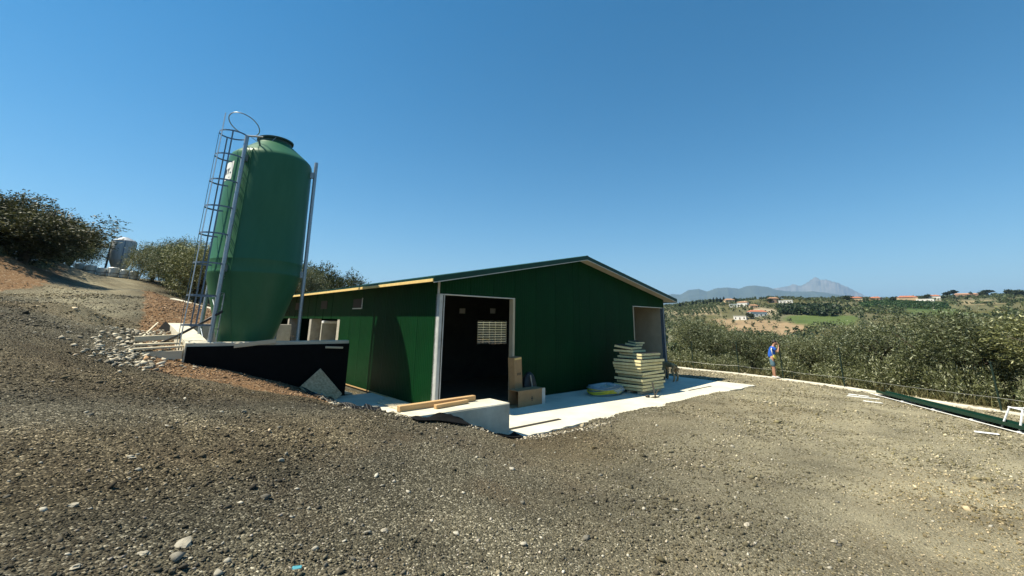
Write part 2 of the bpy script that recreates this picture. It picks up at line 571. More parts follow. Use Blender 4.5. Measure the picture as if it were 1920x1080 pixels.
SOIL_A = [(-26, 31), (-22.2, 26.2), (-16.6, 19.8), (-14.2, 16.9), (-10.2, 12.4), (-8.5, 10.35), (-6.72, 10.25), (-5.61, 10.5), (-4.9, 11.0),
          (-4.55, 11.8), (-5.1, 13.6), (_pd.x, _pd.y), (_pe.x, _pe.y), (-14, 30), (-20, 40)]
SOIL_B = [(-21.0, 16.5), (-22.9, 19.2), (-23.6, 22.0), (-26.8, 25.0), (-33.0, 31.5), (-40.0, 38.8), (-46, 45), (-70, 50), (-70, 10), (-30, 10)]
def patch_tone(x, y):
    """damp, dusty and driven-over patches of the gravel: a tone for each spot"""
    n1 = np.sin(.75 * x + 1.6 * np.sin(.42 * y + .6)) * np.sin(.62 * y + 1.3 * np.sin(.55 * x)) + .6 * np.sin(1.9 * x - 1.2 * y + 1.4 * np.sin(1.1 * y)) * np.sin(1.6 * y + 2.0 * np.sin(.8 * x + 1))
    n1 = n1 + .4 * np.sin(4.1 * x + 2 * np.sin(2.3 * y)) * np.sin(3.7 * y + 1.5 * np.sin(2.9 * x))
    t = 1 + .22 * n1
    for cx, cy, rad, w_, amp in ((-13, -5, 14.2, .22, .28), (-13, -5, 15.9, .22, .25), (-6, 19, 16.6, .2, .22), (-6, 19, 18.3, .2, .2), (20, -14, 19.5, .25, .2), (-2, -9, 15.4, .25, .25), (-2, -9, 13.7, .25, .22)):
        d = np.hypot(x - cx, y - cy) - rad + .25 * np.sin(x * .9 + y * .7)
        t = t + 1.5 * amp * np.exp(-(d / w_) ** 2) * (.6 + .4 * np.sin(x * 1.3 - y))
    t = np.clip(t, .55, 1.7)
    br = np.clip(np.sin(.5 * x - .35 * y + 1.7 * np.sin(.33 * x + .5)) * np.sin(.47 * y + .9 * np.sin(.7 * x)) * 1.4, 0, 1)   # reddish earth showing through
    return np.stack([t * (1.02 + .12 * br), t * (1.0 + .02 * br), t * (.97 - .10 * br)], -1)
def zones(x, y):
    soil = np.maximum(poly_soft(x, y, SOIL_A, .5), poly_soft(x, y, SOIL_B, .8))
    fx = fence_x(np.clip(y, -6, 33.5))
    grass = np.where(x > 0, np.clip(.5 + (x - fx - .9) / 1.2, 0, 1), 0)
    z = ground_h(x, y)
    bank = np.where((x < -20) & (z > 5.2), np.clip((z - 5.1) / .6, 0, 1), 0) * poly_soft(x, y, SOIL_B, 2)
    grass = np.maximum(grass, bank)
    grass = np.maximum(grass, sstep(46, 56, np.hypot(x, y)) * (1 - poly_soft(x, y, [(-36, 38), (-43, 50), (-39, 52), (-30, 36)], 2)))
    dust_and_light = sstep(-1.5, 7, x - .25 * (y - 6)) * sstep(38, 20, y)  # paler to the right: dust plus view-dependent brightness, painted into the gravel colour
    track = poly_soft(x, y, [(-13, 13.5), (-22.9, 19.5), (-24, 23), (-33.5, 32.2), (-41, 40), (-45, 47), (-39, 45.5), (-29, 34.5), (-22.2, 26), (-16.6, 19.8)], 1.2)
    grass = grass * (1 - track)
    dust_and_light = np.maximum(dust_and_light, .75 * track)
    return soil, grass, dust_and_light
FIELDS = [  # polygon, colour
    ([(184, 484), (216, 450), (262, 552), (215, 600)], (.30, .25, .16)),
    ([(246, 397), (233, 356), (270, 345), (300, 372), (262, 406)], (.075, .105, .032)),
    ([(201, 435), (232, 410), (240, 352), (197, 315), (150, 345), (170, 410)], (.25, .18, .105)),
    ([(396, 447), (419, 443), (434, 459), (417, 464)], (.36, .27, .14)),
    ([(400, 500), (566, 566), (431, 430), (380, 470)], (.035, .065, .022)),
    ([(589, 575), (625, 567), (500, 430), (470, 450)], (.22, .18, .10)),
    ([(345, 380), (400, 440), (440, 430), (400, 360)], (.075, .10, .034)),
    ([(258, 420), (290, 480), (275, 500), (246, 440)], (.30, .25, .17)),
]
def field_colour(x, y):
    c = np.empty(x.shape + (3,))
    c[:] = (.105, .10, .05)
    n1 = np.sin(x / 41 + 2 * np.sin(y / 57)) * np.sin(y / 47 + 1.7 * np.sin(x / 71))
    c += .03 * n1[..., None]
    for poly, col in FIELDS:
        k = poly_soft(x, y, poly, 2.5)[..., None]
        c = c * (1 - k) + np.array(col) * k
    return c
def clearance(x, y, z):
    """keep the ground under floors, pits and slabs"""
    a, b = _ab(x, y)
    def rect(a0, a1, b0, b1): return (a > a0) & (a < a1) & (b > b0) & (b < b1)
    z = np.where(rect(.05, 12.3, .05, 20), np.minimum(z, -.3), z)          # under the house
    z = np.where(rect(-5.02, -.5, 4.0, 11.5), np.minimum(z, -.3), z)       # silo pit
    z = np.where(rect(-.6, .3, 3.6, 20), np.minimum(z, -.12), z)
    z = np.where(rect(-2.2, .05, -2.55, 3.8) & (z < .03), np.minimum(z, -.06), z)
    z = np.where(rect(.15, 13.0, -3.2, 0.1), np.minimum(z, -.12), z)
    z = np.where(rect(12.2, 13.0, 0, 12), np.minimum(z, -.12), z)
    return z
def small_relief(x, y):
    return .018 * np.sin(2.1 * x + 1.3 * np.sin(1.7 * y)) * np.sin(1.9 * y + .7 * x) + .012 * np.sin(5.3 * x - 2.2 * y) * np.sin(4.1 * y + 1.1)
def build_ground():
    az = np.concatenate([np.arange(-180, -72, 6.0), np.linspace(-72, 72, 660), np.arange(78, 180, 6.0)])
    az = np.radians(az)
    rr = np.concatenate([[.05], np.geomspace(.6, 4, 26)[:-1], np.linspace(4, 27, 165)[:-1], np.geomspace(27, 90, 45)[:-1], np.geomspace(90, 1400, 110)[:-1], np.geomspace(1400, 14000, 24)])
    A, Rr = np.meshgrid(az, rr)
    x, y = Rr * np.sin(A), Rr * np.cos(A)
    z = ground_h(x, y)
    z = z + small_relief(x, y) * sstep(60, 30, Rr)
    z = clearance(x, y, z)
    nr, na = x.shape
    v = np.stack([x, y, z], -1).reshape(-1, 3)
    i = np.arange(nr - 1)[:, None] * na
    j = np.arange(na)[None]
    j2 = (j + 1) % na
    f = np.stack([i + j, i + na + j, i + na + j2, i + j2], -1).reshape(-1, 4)[:, ::-1]
    me = bpy.data.meshes.new('ground')
    me.vertices.add(len(v))
    me.vertices.foreach_set('co', v.ravel())
    me.loops.add(f.size)
    me.loops.foreach_set('vertex_index', f.ravel().astype(np.int32))
    me.polygons.add(len(f))
    me.polygons.foreach_set('loop_start', np.arange(0, f.size, 4, dtype=np.int32))
    me.polygons.foreach_set('use_smooth', np.ones(len(f), bool))
    me.update(calc_edges=True)
    me.validate()
    xf, yf = v[:, 0], v[:, 1]
    soil, grass, dust_and_light = zones(xf, yf)
    far = sstep(70, 110, np.hypot(xf, yf))
    for nm, arr in (('soil', soil), ('grass', grass), ('dust_and_light', dust_and_light), ('far', far)):
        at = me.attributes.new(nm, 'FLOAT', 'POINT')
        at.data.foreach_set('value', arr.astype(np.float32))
    pt = np.concatenate([patch_tone(xf, yf), np.ones((len(v), 1))], 1)
    at = me.attributes.new('patch', 'FLOAT_COLOR', 'POINT')
    at.data.foreach_set('color', pt.astype(np.float32).ravel())
    fc = np.concatenate([field_colour(xf, yf), np.ones((len(v), 1))], 1)
    at = me.attributes.new('fieldcol', 'FLOAT_COLOR', 'POINT')
    at.data.foreach_set('color', fc.astype(np.float32).ravel())
    me.materials.append(M['ground'])
    o = link(bpy.data.objects.new('ground', me))
    tag(o, kind='structure')
    # normals up?
    if me.polygons[len(f) // 2].normal.z < 0:
        me.flip_normals()
    return o
build_ground()

# ------------------------------------------------------------------ loose stones
def np_mesh(name, V, F, mat, attr=None, cols=None, parent=None, smooth=False):
    me = bpy.data.meshes.new(name)
    k = F.shape[1]
    me.vertices.add(len(V))
    me.vertices.foreach_set('co', V.astype(np.float32).ravel())
    me.loops.add(F.size)
    me.loops.foreach_set('vertex_index', F.ravel().astype(np.int32))
    me.polygons.add(len(F))
    me.polygons.foreach_set('loop_start', np.arange(0, F.size, k, dtype=np.int32))
    if smooth:
        me.polygons.foreach_set('use_smooth', np.ones(len(F), bool))
    me.update(calc_edges=True)
    if attr:
        at = me.attributes.new(attr, 'FLOAT_COLOR', 'POINT')
        c4 = np.concatenate([cols, np.ones((len(cols), 1))], 1)
        at.data.foreach_set('color', c4.astype(np.float32).ravel())
    me.materials.append(mat)
    return link(bpy.data.objects.new(name, me), parent)
OCT = np.array([(1, 0, 0), (-1, 0, 0), (0, 1, 0), (0, -1, 0), (0, 0, 1), (0, 0, -1)], float)
OCTF = np.array([(0, 2, 4), (2, 1, 4), (1, 3, 4), (3, 0, 4), (2, 0, 5), (1, 2, 5), (3, 1, 5), (0, 3, 5)])
_g = (1 + 5 ** .5) / 2
ICO = np.array([(-1, _g, 0), (1, _g, 0), (-1, -_g, 0), (1, -_g, 0), (0, -1, _g), (0, 1, _g), (0, -1, -_g), (0, 1, -_g), (_g, 0, -1), (_g, 0, 1), (-_g, 0, -1), (-_g, 0, 1)]) / 1.9
ICOF = np.array([(0, 11, 5), (0, 5, 1), (0, 1, 7), (0, 7, 10), (0, 10, 11), (1, 5, 9), (5, 11, 4), (11, 10, 2), (10, 7, 6), (7, 1, 8), (3, 9, 4), (3, 4, 2), (3, 2, 6), (3, 6, 8), (3, 8, 9), (4, 9, 5), (2, 4, 11), (6, 2, 10), (8, 6, 7), (9, 8, 1)])
def rocks(P, S, cols, base, baseF, flat=.6, jit=.35):
    n, k = len(P), len(base)
    jv = base[None] * (1 + nrng.uniform(-jit, jit, (n, k, 1)))
    sc = np.stack([nrng.uniform(.75, 1.4, n), nrng.uniform(.6, 1.0, n), nrng.uniform(flat * .6, flat * 1.3, n)], -1)[:, None] * S[:, None, None]
    v = jv * sc
    th = nrng.uniform(0, 2 * np.pi, n)
    tl = nrng.normal(0, .35, n)
    c, s = np.cos(th), np.sin(th)
    x = v[..., 0] * np.cos(tl)[:, None] + v[..., 2] * np.sin(tl)[:, None]
    zz = -v[..., 0] * np.sin(tl)[:, None] + v[..., 2] * np.cos(tl)[:, None]
    xr = x * c[:, None] - v[..., 1] * s[:, None]
    yr = x * s[:, None] + v[..., 1] * c[:, None]
    V = np.stack([xr, yr, zz], -1) + P[:, None]
    F = (baseF[None] + (np.arange(n) * k)[:, None, None]).reshape(-1, 3)
    return V.reshape(-1, 3), F, np.repeat(cols, k, 0)
def open_ground(x, y):
    a, b = _ab(x, y)
    def rect(a0, a1, b0, b1): return (a > a0) & (a < a1) & (b > b0) & (b < b1)
    bad = rect(-.05, 12.4, -.05, 21) | rect(-5.3, .1, 3.75, 12) | rect(.0, 13.1, -3.3, 0.1) | rect(12.2, 13.1, 0, 12) | rect(-1.5, .05, -2.5, 3.8) | rect(-2.4, .02, -3.18, -2.4)
    return ~bad
def surf(x, y):
    return ground_h(x, y) + small_relief(x, y) * sstep(60, 30, np.hypot(x, y))
def stone_cols(n, soilmask, dust_and_light, tone):
    t = nrng.random(n)
    g = np.where(t < .58, nrng.uniform(.034, .075, n), np.where(t < .90, nrng.uniform(.065, .13, n), np.where(t < .982, nrng.uniform(.13, .24, n), nrng.uniform(.30, .48, n))))
    g = np.minimum(np.where(g < .25, g * (1 + 1.55 * dust_and_light), g), .42)  # stones brightened likewise: part dust, part painted light
    warm = nrng.uniform(.62, .76, n) - .11 * dust_and_light + .1 * (g > .2)
    c = np.stack([g * 1.08, g * .965, g * warm], -1) * tone
    sc = np.stack([g * 2.0 + .06, g * 1.35 + .035, g * .85 + .018], -1)
    return np.where(soilmask[:, None], sc, c)
def scatter(n, r0, r1, pw, az0=-64, az1=64):
    e = 1 - pw
    u_ = nrng.random(n)
    r = (r0 ** e + u_ * (r1 ** e - r0 ** e)) ** (1 / e)
    a = np.radians(nrng.uniform(az0, az1, n))
    return r * np.sin(a), r * np.cos(a)
def build_gravel():
    x, y = scatter(150000, 1.9, 30, .66)
    x2, y2 = scatter(75000, 8, 32, .25, -50, 62)
    x, y = np.concatenate([x, x2]), np.concatenate([y, y2])
    a_, b_ = _ab(x, y)
    soil, grass, dust_and_light = zones(x, y)
    keep = open_ground(x, y) & (grass < .5)
    x, y, soil, dust_and_light = x[keep], y[keep], soil[keep], dust_and_light[keep]
    r = np.hypot(x, y)
    S = np.exp(nrng.normal(0, .45, len(x))) * (.0054 + .00056 * r)
    cl = np.sin(x * 1.3 + np.sin(y * .9)) * np.sin(y * 1.1 + 2)           # coarser drifts
    S *= 1 + .35 * np.clip(cl, -1, 1)
    P = np.stack([x, y, surf(x, y) + S * .25], -1)
    V, F, c = rocks(P, S, stone_cols(len(x), soil > .5, dust_and_light, patch_tone(x, y)), OCT, OCTF)
    tag(np_mesh('gravel', V, F, M['stones'], 'stonecol', c), 'crushed stone gravel spread over the whole yard', 'gravel', kind='stuff')
    # larger stones
    x, y = scatter(2600, 2.0, 24, .5)
    soil, grass, dust_and_light = zones(x, y)
    keep = open_ground(x, y) & (grass < .5)
    x, y, soil, dust_and_light = x[keep], y[keep], soil[keep], dust_and_light[keep]
    S = np.exp(nrng.normal(0, .5, len(x))) * .0115
    P = np.stack([x, y, surf(x, y) + S * .2], -1)
    g = nrng.uniform(.12, .55, len(x)) ** 1.15
    c = np.stack([g, g * .92, g * .74], -1)
    V, F, c = rocks(P, S, c, ICO, ICOF, .5, .38)
    tag(np_mesh('loose_pebbles', V, F, M['stones'], 'stonecol', c), 'pale loose pebbles strewn over the gravel', 'pebbles', kind='stuff')
    # rubble heaps of white limestone along the edges of the pit, kerb and apron
    spots = []
    def heap(x0, y0, x1, y1, wid, n, s0, s1):
        t = nrng.random(n)
        px = x0 + (x1 - x0) * t + nrng.normal(0, wid, n)
        py = y0 + (y1 - y0) * t + nrng.normal(0, wid, n)
        spots.append((px, py, s0 + (s1 - s0) * nrng.random(n) ** 2.2))
    heap(-9.3, 10.9, -12.2, 15.0, .55, 620, .015, .085)
    heap(-8.5, 10.1, -9.6, 11.0, .32, 220, .015, .08)
    p1, p2 = AB(-1.9, 1.2), AB(-2.35, -2.3)
    heap(p1.x, p1.y, p2.x, p2.y, .12, 230, .02, .065)
    p1, p2 = AB(-2.6, -2.9), AB(-1.0, -3.5)
    heap(p1.x, p1.y, p2.x, p2.y, .09, 210, .015, .04)
    p1, p2 = AB(-.1, -3.45), AB(2.6, -3.75)
    heap(p1.x, p1.y, p2.x, p2.y, .11, 320, .01, .035)
    p1, p2 = AB(-1.9, 1.3), AB(-1.9, 3.1)
    heap(p1.x, p1.y, p2.x, p2.y, .15, 90, .03, .09)
    for (x0, y0), (x1, y1) in zip(FENCE[:-3], FENCE[1:-2]):
        heap(x0, y0, x1, y1, .16, 260, .02, .07)
    x = np.concatenate([s[0] for s in spots]); y = np.concatenate([s[1] for s in spots]); S = np.concatenate([s[2] for s in spots])
    P = np.stack([x, y, surf(x, y) + S * .3], -1)
    g = nrng.uniform(.16, .58, len(x))
    c = np.stack([g, g * .89, g * .68], -1)
    V, F, c = rocks(P, S, c, ICO, ICOF, .62, .42)
    tag(np_mesh('limestone_rubble', V, F, M['stones'], 'stonecol', c), 'white limestone rubble along the edges of the yard', 'rubble', kind='stuff')
    # clods on the bare soil
    x = nrng.uniform(-24, -4, 26000); y = nrng.uniform(9, 30, 26000)
    k = poly_soft(x, y, SOIL_A, .3) > .6
    k &= open_ground(x, y)
    x, y = x[k], y[k]
    S = np.exp(nrng.normal(0, .5, len(x))) * .022
    P = np.stack([x, y, surf(x, y) + S * .2], -1)
    g = nrng.uniform(.5, 1.5, len(x))
    c = np.stack([g * .25, g * .155, g * .085], -1)
    V, F, c = rocks(P, S, c, OCT, OCTF, .75, .35)
    tag(np_mesh('soil_clods', V, F, M['stones'], 'stonecol', c), 'orange brown clods on the bare soil by the silo pit', 'soil', kind='stuff')
build_gravel()
def big_stone(x, y, s, label, mat='stone_pale', flat=.5, seed=0):
    rr_ = np.random.default_rng(seed)
    bm = bmesh.new()
    bmesh.ops.create_icosphere(bm, subdivisions=2, radius=1)
    ph = rr_.uniform(0, 6, 6)
    for v in bm.verts:
        c = v.co
        k = 1 + .25 * math.sin(2.6 * c.x + ph[0]) * math.sin(2.9 * c.y + ph[1]) + .2 * math.sin(4.7 * c.z + ph[2] + c.x * 3) + rr_.uniform(-.09, .09)
        v.co = Vector((c.x * k * s * 1.25, c.y * k * s * .85, c.z * k * s * flat))
    me = bpy.data.meshes.new('stone')
    bm.to_mesh(me)
    bm.free()
    me.materials.append(M[mat])
    o = link(bpy.data.objects.new('stone', me))
    o.location = (x, y, float(surf(np.array([x]), np.array([y]))[0]) + s * flat * .3)
    o.rotation_euler = (rr_.uniform(-.2, .2), rr_.uniform(-.2, .2), rr_.uniform(0, 6))
    return tag(o, label, 'stone', 'larger stones lying on the gravel')
for i_, (x_, y_, s_, lb) in enumerate([
        (-2.25, 3.42, .045, 'largest flat pale stone on the near left gravel'),
        (-3.22, 3.57, .03, 'pale angular stone at the far left of the near gravel'),
        (-1.05, 4.17, .03, 'small white stone alone below the concrete stub wall'),
        (-3.65, 4.56, .035, 'rounded pale stone left of centre higher up the gravel slope'),
        (2.57, 5.21, .034, 'whitish stone on the right foreground gravel nearer the middle'),
        (3.31, 4.94, .036, 'whitish stone on the right foreground gravel nearest the right edge'),
        (-2.37, 3.22, .026, 'pale stone beside the largest flat stone at the bottom left'),
        (-2.55, 2.94, .028, 'pale stone at the bottom left corner of the yard')]):
    big_stone(x_, y_, s_, lb, seed=i_)
_w = MB().bbox(-.028, .028, -.014, .014, 0, .008, .003, jit=.003).build('plastic_scrap', M['cyan'])
_w.location = (-1.41, 3.34, H(-1.41, 3.34) + .02)
_w.rotation_euler = (.2, .1, .4)
tag(_w, 'scrap of turquoise plastic on the gravel at the bottom edge', 'litter')
# ------------------------------------------------------------------ concrete apron and side floor
def slab(name, outline, z0, z1, mat):
    """flat slab from an outline in the house frame"""
    n = len(outline)
    top = [AB(a, b, z1) for a, b in outline]
    bot = [AB(a, b, z0) for a, b in outline]
    f = [tuple(range(n)), tuple(range(2 * n - 1, n - 1, -1))]
    for i in range(n):
        j = (i + 1) % n
        f.append((i, n + i, n + j, j))
    return tag(mesh_obj(name, top + bot, f, mat), kind='structure')
def wobble(p, q, n, amp):
    out = []
    for i in range(n):
        t = i / n
        k = amp if i else 0
        out.append((p[0] + (q[0] - p[0]) * t + rng.uniform(-k, k), p[1] + (q[1] - p[1]) * t + rng.uniform(-k, k)))
    return out
slab('concrete_apron', wobble((.03, -3.38), (13.14, -3.38), 60, .05) + wobble((13.14, -3.38), (13.14, 12), 40, .03) + [(13.14, 12), (12.345, 12), (12.345, -.003), (.03, -.003)], -.14, 0, M['concrete_new'])
slab('side_floor', [(-2.15, -2.44), (.0, -2.44), (.0, 3.84), (-2.15, 3.84)], -.14, -.004, M['concrete_new'])
def strip(name, a0, a1, b0, b1, z0, z1, mat, label, cat, bev=.004):
    o = MB().bbox(-(a1 - a0) / 2, (a1 - a0) / 2, -(b1 - b0) / 2, (b1 - b0) / 2, 0, z1 - z0, bev).build(name, mat)
    o.location = AB((a0 + a1) / 2, (b0 + b1) / 2, z0)
    o.rotation_euler = (0, 0, YAW)
    return tag(o, label, cat)
strip('drain_grate', .05, 2.0, -2.80, -2.69, -.01, .012, M['metal_dark'], 'dark drain grate set in the apron beside the stub wall', 'drain')
strip('flat_bar', 9.4, 11.25, -2.45, -2.39, .0, .012, M['metal_dark'], 'thin dark bar lying on the sunlit apron right of the panel stack', 'metal bar')

# ------------------------------------------------------------------ poultry house
W_, L_ = 12.3343, 20.0
HOUSE = empty('poultry_house', AB(0, 0, 0), YAW)
tag(HOUSE, 'long low dark green poultry house with open doorways in its gable', 'building')
ZE, ZR, OS, OF = 3.47, 4.78, .47, .42      # eave / ridge height of roof underside edge, overhangs
SL = (ZR - ZE) / (W_ / 2 + OS)
def roof_z(a):
    return ZE - .065 + SL * (a + OS if a <= W_ / 2 else W_ - a + OS)
def panel(width, z0, za, zb, depth=.08, groove=.1, gd=.006):
    """sandwich wall panel: front face at y=0, shallow ribs, slanting top"""
    xs = [(0.004, .009), (.011, 0)]
    k = groove
    while k < width - .05:
        xs += [(k - .009, 0), (k, gd), (k + .009, 0)]
        k += groove
    xs += [(width - .011, 0), (width - .004, .009)]
    n = len(xs)
    v, f = [], []
    for x, y in xs:
        zt = za + (zb - za) * x / width
        v += [(x, y, z0), (x, y, zt)]
    for i in range(n - 1):
        f.append((2 * i, 2 * i + 2, 2 * i + 3, 2 * i + 1))
    b0 = len(v)
    v += [(.006, depth, z0), (.006, depth, za), (width - .006, depth, z0), (width - .006, depth, zb)]
    f.append((b0 + 1, b0 + 3, b0 + 2, b0))
    f.append((0, 1, b0 + 1, b0))
    f.append((2 * n - 2, b0 + 2, b0 + 3, 2 * n - 1))
    f.append(tuple([2 * i + 1 for i in range(n)] + [b0 + 3, b0 + 1]))
    f.append(tuple([2 * i for i in range(n)][::-1] + [b0, b0 + 2]))
    return v, f
def wall_panel(v, f, loc, rz):
    o = mesh_obj('wall_panel', v, f, M['panel_green'], HOUSE)
    o.location = loc
    o.rotation_euler = (0, 0, rz)
    return o
# gable panels, between and above the two doorways
DOORS = [(.18, 2.894), (9.737, 12.20)]
HD = 3.118
cuts = sorted(set([.0, .18, 2.894, 9.737, 12.20, W_] + [2.894 + 6.843 / 7 * i for i in range(8)] + [.18 + 2.714 / 3 * i for i in range(4)] + [9.737 + 2.463 / 2 * i for i in range(3)] + [W_ / 2]))
for a0, a1 in zip(cuts[:-1], cuts[1:]):
    if a1 - a0 < .05: continue
    mid = (a0 + a1) / 2
    indoor = any(d0 < mid < d1 for d0, d1 in DOORS)
    if a1 <= .181 or a0 >= 12.199: indoor = True          # steel columns stand here
    v, f = panel(a1 - a0, HD if indoor else .02, roof_z(a0), roof_z(a1))
    wall_panel(v, f, (a0, 0, 0), 0)
# side wall panels (front bay solid, further back only a lintel band over the open bays)
b_ = 0.0
side_cuts = [0.09 + 7.31 / 7 * i for i in range(8)]
for i in range(7):
    v, f = panel(side_cuts[i + 1] - side_cuts[i], .03, roof_z(0), roof_z(0))
    wall_panel(v, f, (0, side_cuts[i + 1], 0), -math.pi / 2)
v, f = panel(1.0, 2.38, roof_z(0), roof_z(0))
lp = None
k = 7.4
while k < L_ - .01:
    if lp is None: lp = wall_panel(v, f, (0, k + 1.0, 0), -math.pi / 2)
    else: copy_part(lp, HOUSE, (0, k + 1.0, 0), (0, 0, -math.pi / 2))
    k += 1.05
# linings behind the panels so that no light leaks through the joints
mb = MB()
mb.box(.083, .10, .085, 7.4, 0, roof_z(0) - .01).box(.083, .10, 7.4, L_, 2.38, roof_z(0) - .01)
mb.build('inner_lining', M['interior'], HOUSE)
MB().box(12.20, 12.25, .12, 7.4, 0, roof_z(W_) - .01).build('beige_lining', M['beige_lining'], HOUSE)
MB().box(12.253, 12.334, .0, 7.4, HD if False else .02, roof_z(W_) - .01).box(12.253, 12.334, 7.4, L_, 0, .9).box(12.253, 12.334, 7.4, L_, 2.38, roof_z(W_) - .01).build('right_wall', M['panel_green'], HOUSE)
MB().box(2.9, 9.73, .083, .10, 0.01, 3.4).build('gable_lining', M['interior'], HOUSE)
MB().add([(0, L_, 0), (W_, L_, 0), (W_, L_, roof_z(W_)), (W_ / 2, L_, roof_z(W_ / 2)), (0, L_, roof_z(0)),
          (0, L_ + .08, 0), (W_, L_ + .08, 0), (W_, L_ + .08, roof_z(W_)), (W_ / 2, L_ + .08, roof_z(W_ / 2)), (0, L_ + .08, roof_z(0))],
         [(0, 1, 2, 3, 4), (9, 8, 7, 6, 5), (0, 5, 6, 1), (1, 6, 7, 2), (2, 7, 8, 3), (3, 8, 9, 4), (4, 9, 5, 0)]).build('back_wall', M['panel_green'], HOUSE)
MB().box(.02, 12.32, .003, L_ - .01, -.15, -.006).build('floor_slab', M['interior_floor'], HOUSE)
# base trim
MB().box(-.012, .0, .1, 7.38, .0, .035).build('base_trim', M['timber'], HOUSE)
# partition with louvred window and two small vents
holes = [(5.18, 6.95, 1.38, 2.44), (4.2, 4.52, 2.68, 2.92), (5.89, 6.22, 2.72, 2.97)]
xs = sorted(set([.1, 12.2] + [h[0] for h in holes] + [h[1] for h in holes]))
zs = sorted(set([0, 3.36] + [h[2] for h in holes] + [h[3] for h in holes]))
mb = MB()
for x0, x1 in zip(xs[:-1], xs[1:]):
    for z0, z1 in zip(zs[:-1], zs[1:]):
        cx, cz = (x0 + x1) / 2, (z0 + z1) / 2
        if any(h[0] < cx < h[1] and h[2] < cz < h[3] for h in holes): continue
        mb.box(x0, x1, 5.0, 5.06, z0, z1)
mb.add([(.1, 5, 3.36), (12.2, 5, 3.36), (12.2, 5, roof_z(12.2)), (W_ / 2, 5, roof_z(W_ / 2)), (.1, 5, roof_z(.1)),
        (.1, 5.06, 3.36), (12.2, 5.06, 3.36), (12.2, 5.06, roof_z(12.2)), (W_ / 2, 5.06, roof_z(W_ / 2)), (.1, 5.06, roof_z(.1))],
       [(0, 1, 2, 3, 4), (9, 8, 7, 6, 5)])
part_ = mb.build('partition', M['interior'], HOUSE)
lou = MB().box(5.14, 5.18, 4.97, 5.0, 1.34, 2.48).box(6.95, 6.99, 4.97, 5.0, 1.34, 2.48).box(5.18, 6.95, 4.97, 5.0, 2.44, 2.48).box(5.18, 6.95, 4.97, 5.0, 1.34, 1.38).build('window_frame', M['interior'], part_)
sl = None
for c in range(5):
    x0 = 5.2 + c * .352
    for r_ in range(10):
        z0 = 1.40 + r_ * .105
        if sl is None:
            sl = MB().add([(0, 0, 0), (.32, 0, .0), (.32, .045, .07), (0, .045, .07), (0, .008, -.004), (.32, .008, -.004), (.32, .053, .066), (0, .053, .066)],
                          [(0, 1, 2, 3), (7, 6, 5, 4), (0, 4, 5, 1), (2, 6, 7, 3), (1, 5, 6, 2), (0, 3, 7, 4)]).build('slat', M['white_plastic'], part_)
            sl.location = (x0, 4.985, z0)
        else:
            copy_part(sl, part_, (x0, 4.985, z0))
for (x0, x1, z0, z1) in holes[1:]:
    MB().bbox(x0 + .01, x1 - .01, 5.005, 5.03, z0 + .01, z1 - .01, .004).build('vent_cover', M['white_plastic'], part_)
# concrete columns and low pen walls of the open bays
cc = None
for bb in (7.42, 11.0, 14.6, 18.2):
    if cc is None:
        cc = MB().bbox(0, .45, 0, .5 if bb > 8 else .3, .0, 2.376, .012).build('concrete_column', M['column_conc'], HOUSE)
        cc.location = (.02, bb, 0)
    else: copy_part(cc, HOUSE, (.02, bb, 0))
MB().bbox(.02, .9, 9.5, 9.62, 0, 2.18, .01).build('pen_wall', M['concrete_dirty'], HOUSE)
MB().bbox(.05, .75, 9.45, 9.7, 2.182, 2.30, .02).build('feed_sack', M['white_plastic'], HOUSE)
MB().bbox(.02, .16, 7.95, L_ - .1, 0, 1.15, .01).build('low_wall', M['concrete_dirty'], HOUSE)
MB().bbox(3.2, 3.35, 7.0, L_ - .1, 0, 1.5, .01).build('pen_wall', M['concrete_dirty'], HOUSE)
# small windows high on the side wall
for b0, b1, z0, z1, framed in ((5.30, 6.15, 2.79, 3.13, True), (9.05, 9.85, 2.80, 3.15, False), (12.9, 13.7, 2.80, 3.15, False)):
    wn = MB().bbox(-.012, .02, b0, b1, z0, z1, .003).build('vent_window', M['window_dark'], HOUSE)
    fm = MB().box(-.03, -.003, b0 - .035, b0, z0 - .035, z1 + .03).box(-.03, -.003, b0, b1, z0 - .035, z0)
    if not framed: fm = MB().box(-.03, -.003, b0 - .03, b1 + .03, z1, z1 + .03)
    fm.build('window_frame', M['trim_pale'] if framed else M['panel_green'], wn)
# doorway columns, jambs, headers
def column(a0, a1, mat):
    o = MB().bbox(a0, a1, -.03, .16, 0, HD - .002, .006).build('door_column', mat, HOUSE)
    g = MB().box(a0 + (a1 - a0) * .62, a0 + (a1 - a0) * .78, -.036, -.0305, .02, HD - .03).build('seal_strip', M['metal_dark'], o)
    MB().box(a0 + .005, a0 + .02, -.04, -.0305, .02, HD - .02).build('edge_trim', M['trim_pale'], o)
column(.0, .178, M['column_white'])
column(12.203, 12.33, M['galv_dark'])
MB().bbox(2.80, 2.89, -.025, .16, 0, HD - .03, .006).build('door_jamb', M['beige_lining'], HOUSE)
MB().bbox(9.742, 9.79, -.02, .16, 0, HD - .03, .006).build('door_jamb', M['beige_lining'], HOUSE)
MB().bbox(.18, 2.89, -.02, .1, HD - .028, HD + .004, .004).build('door_header', M['trim_pale'], HOUSE)
MB().bbox(9.74, 12.2, -.02, .1, HD - .028, HD + .004, .004).build('door_header', M['trim_pale'], HOUSE)
MB().bbox(-.014, .004, -.014, .085, 3.12, roof_z(0) - .02, .003).build('corner_trim', M['trim_pale'], HOUSE)
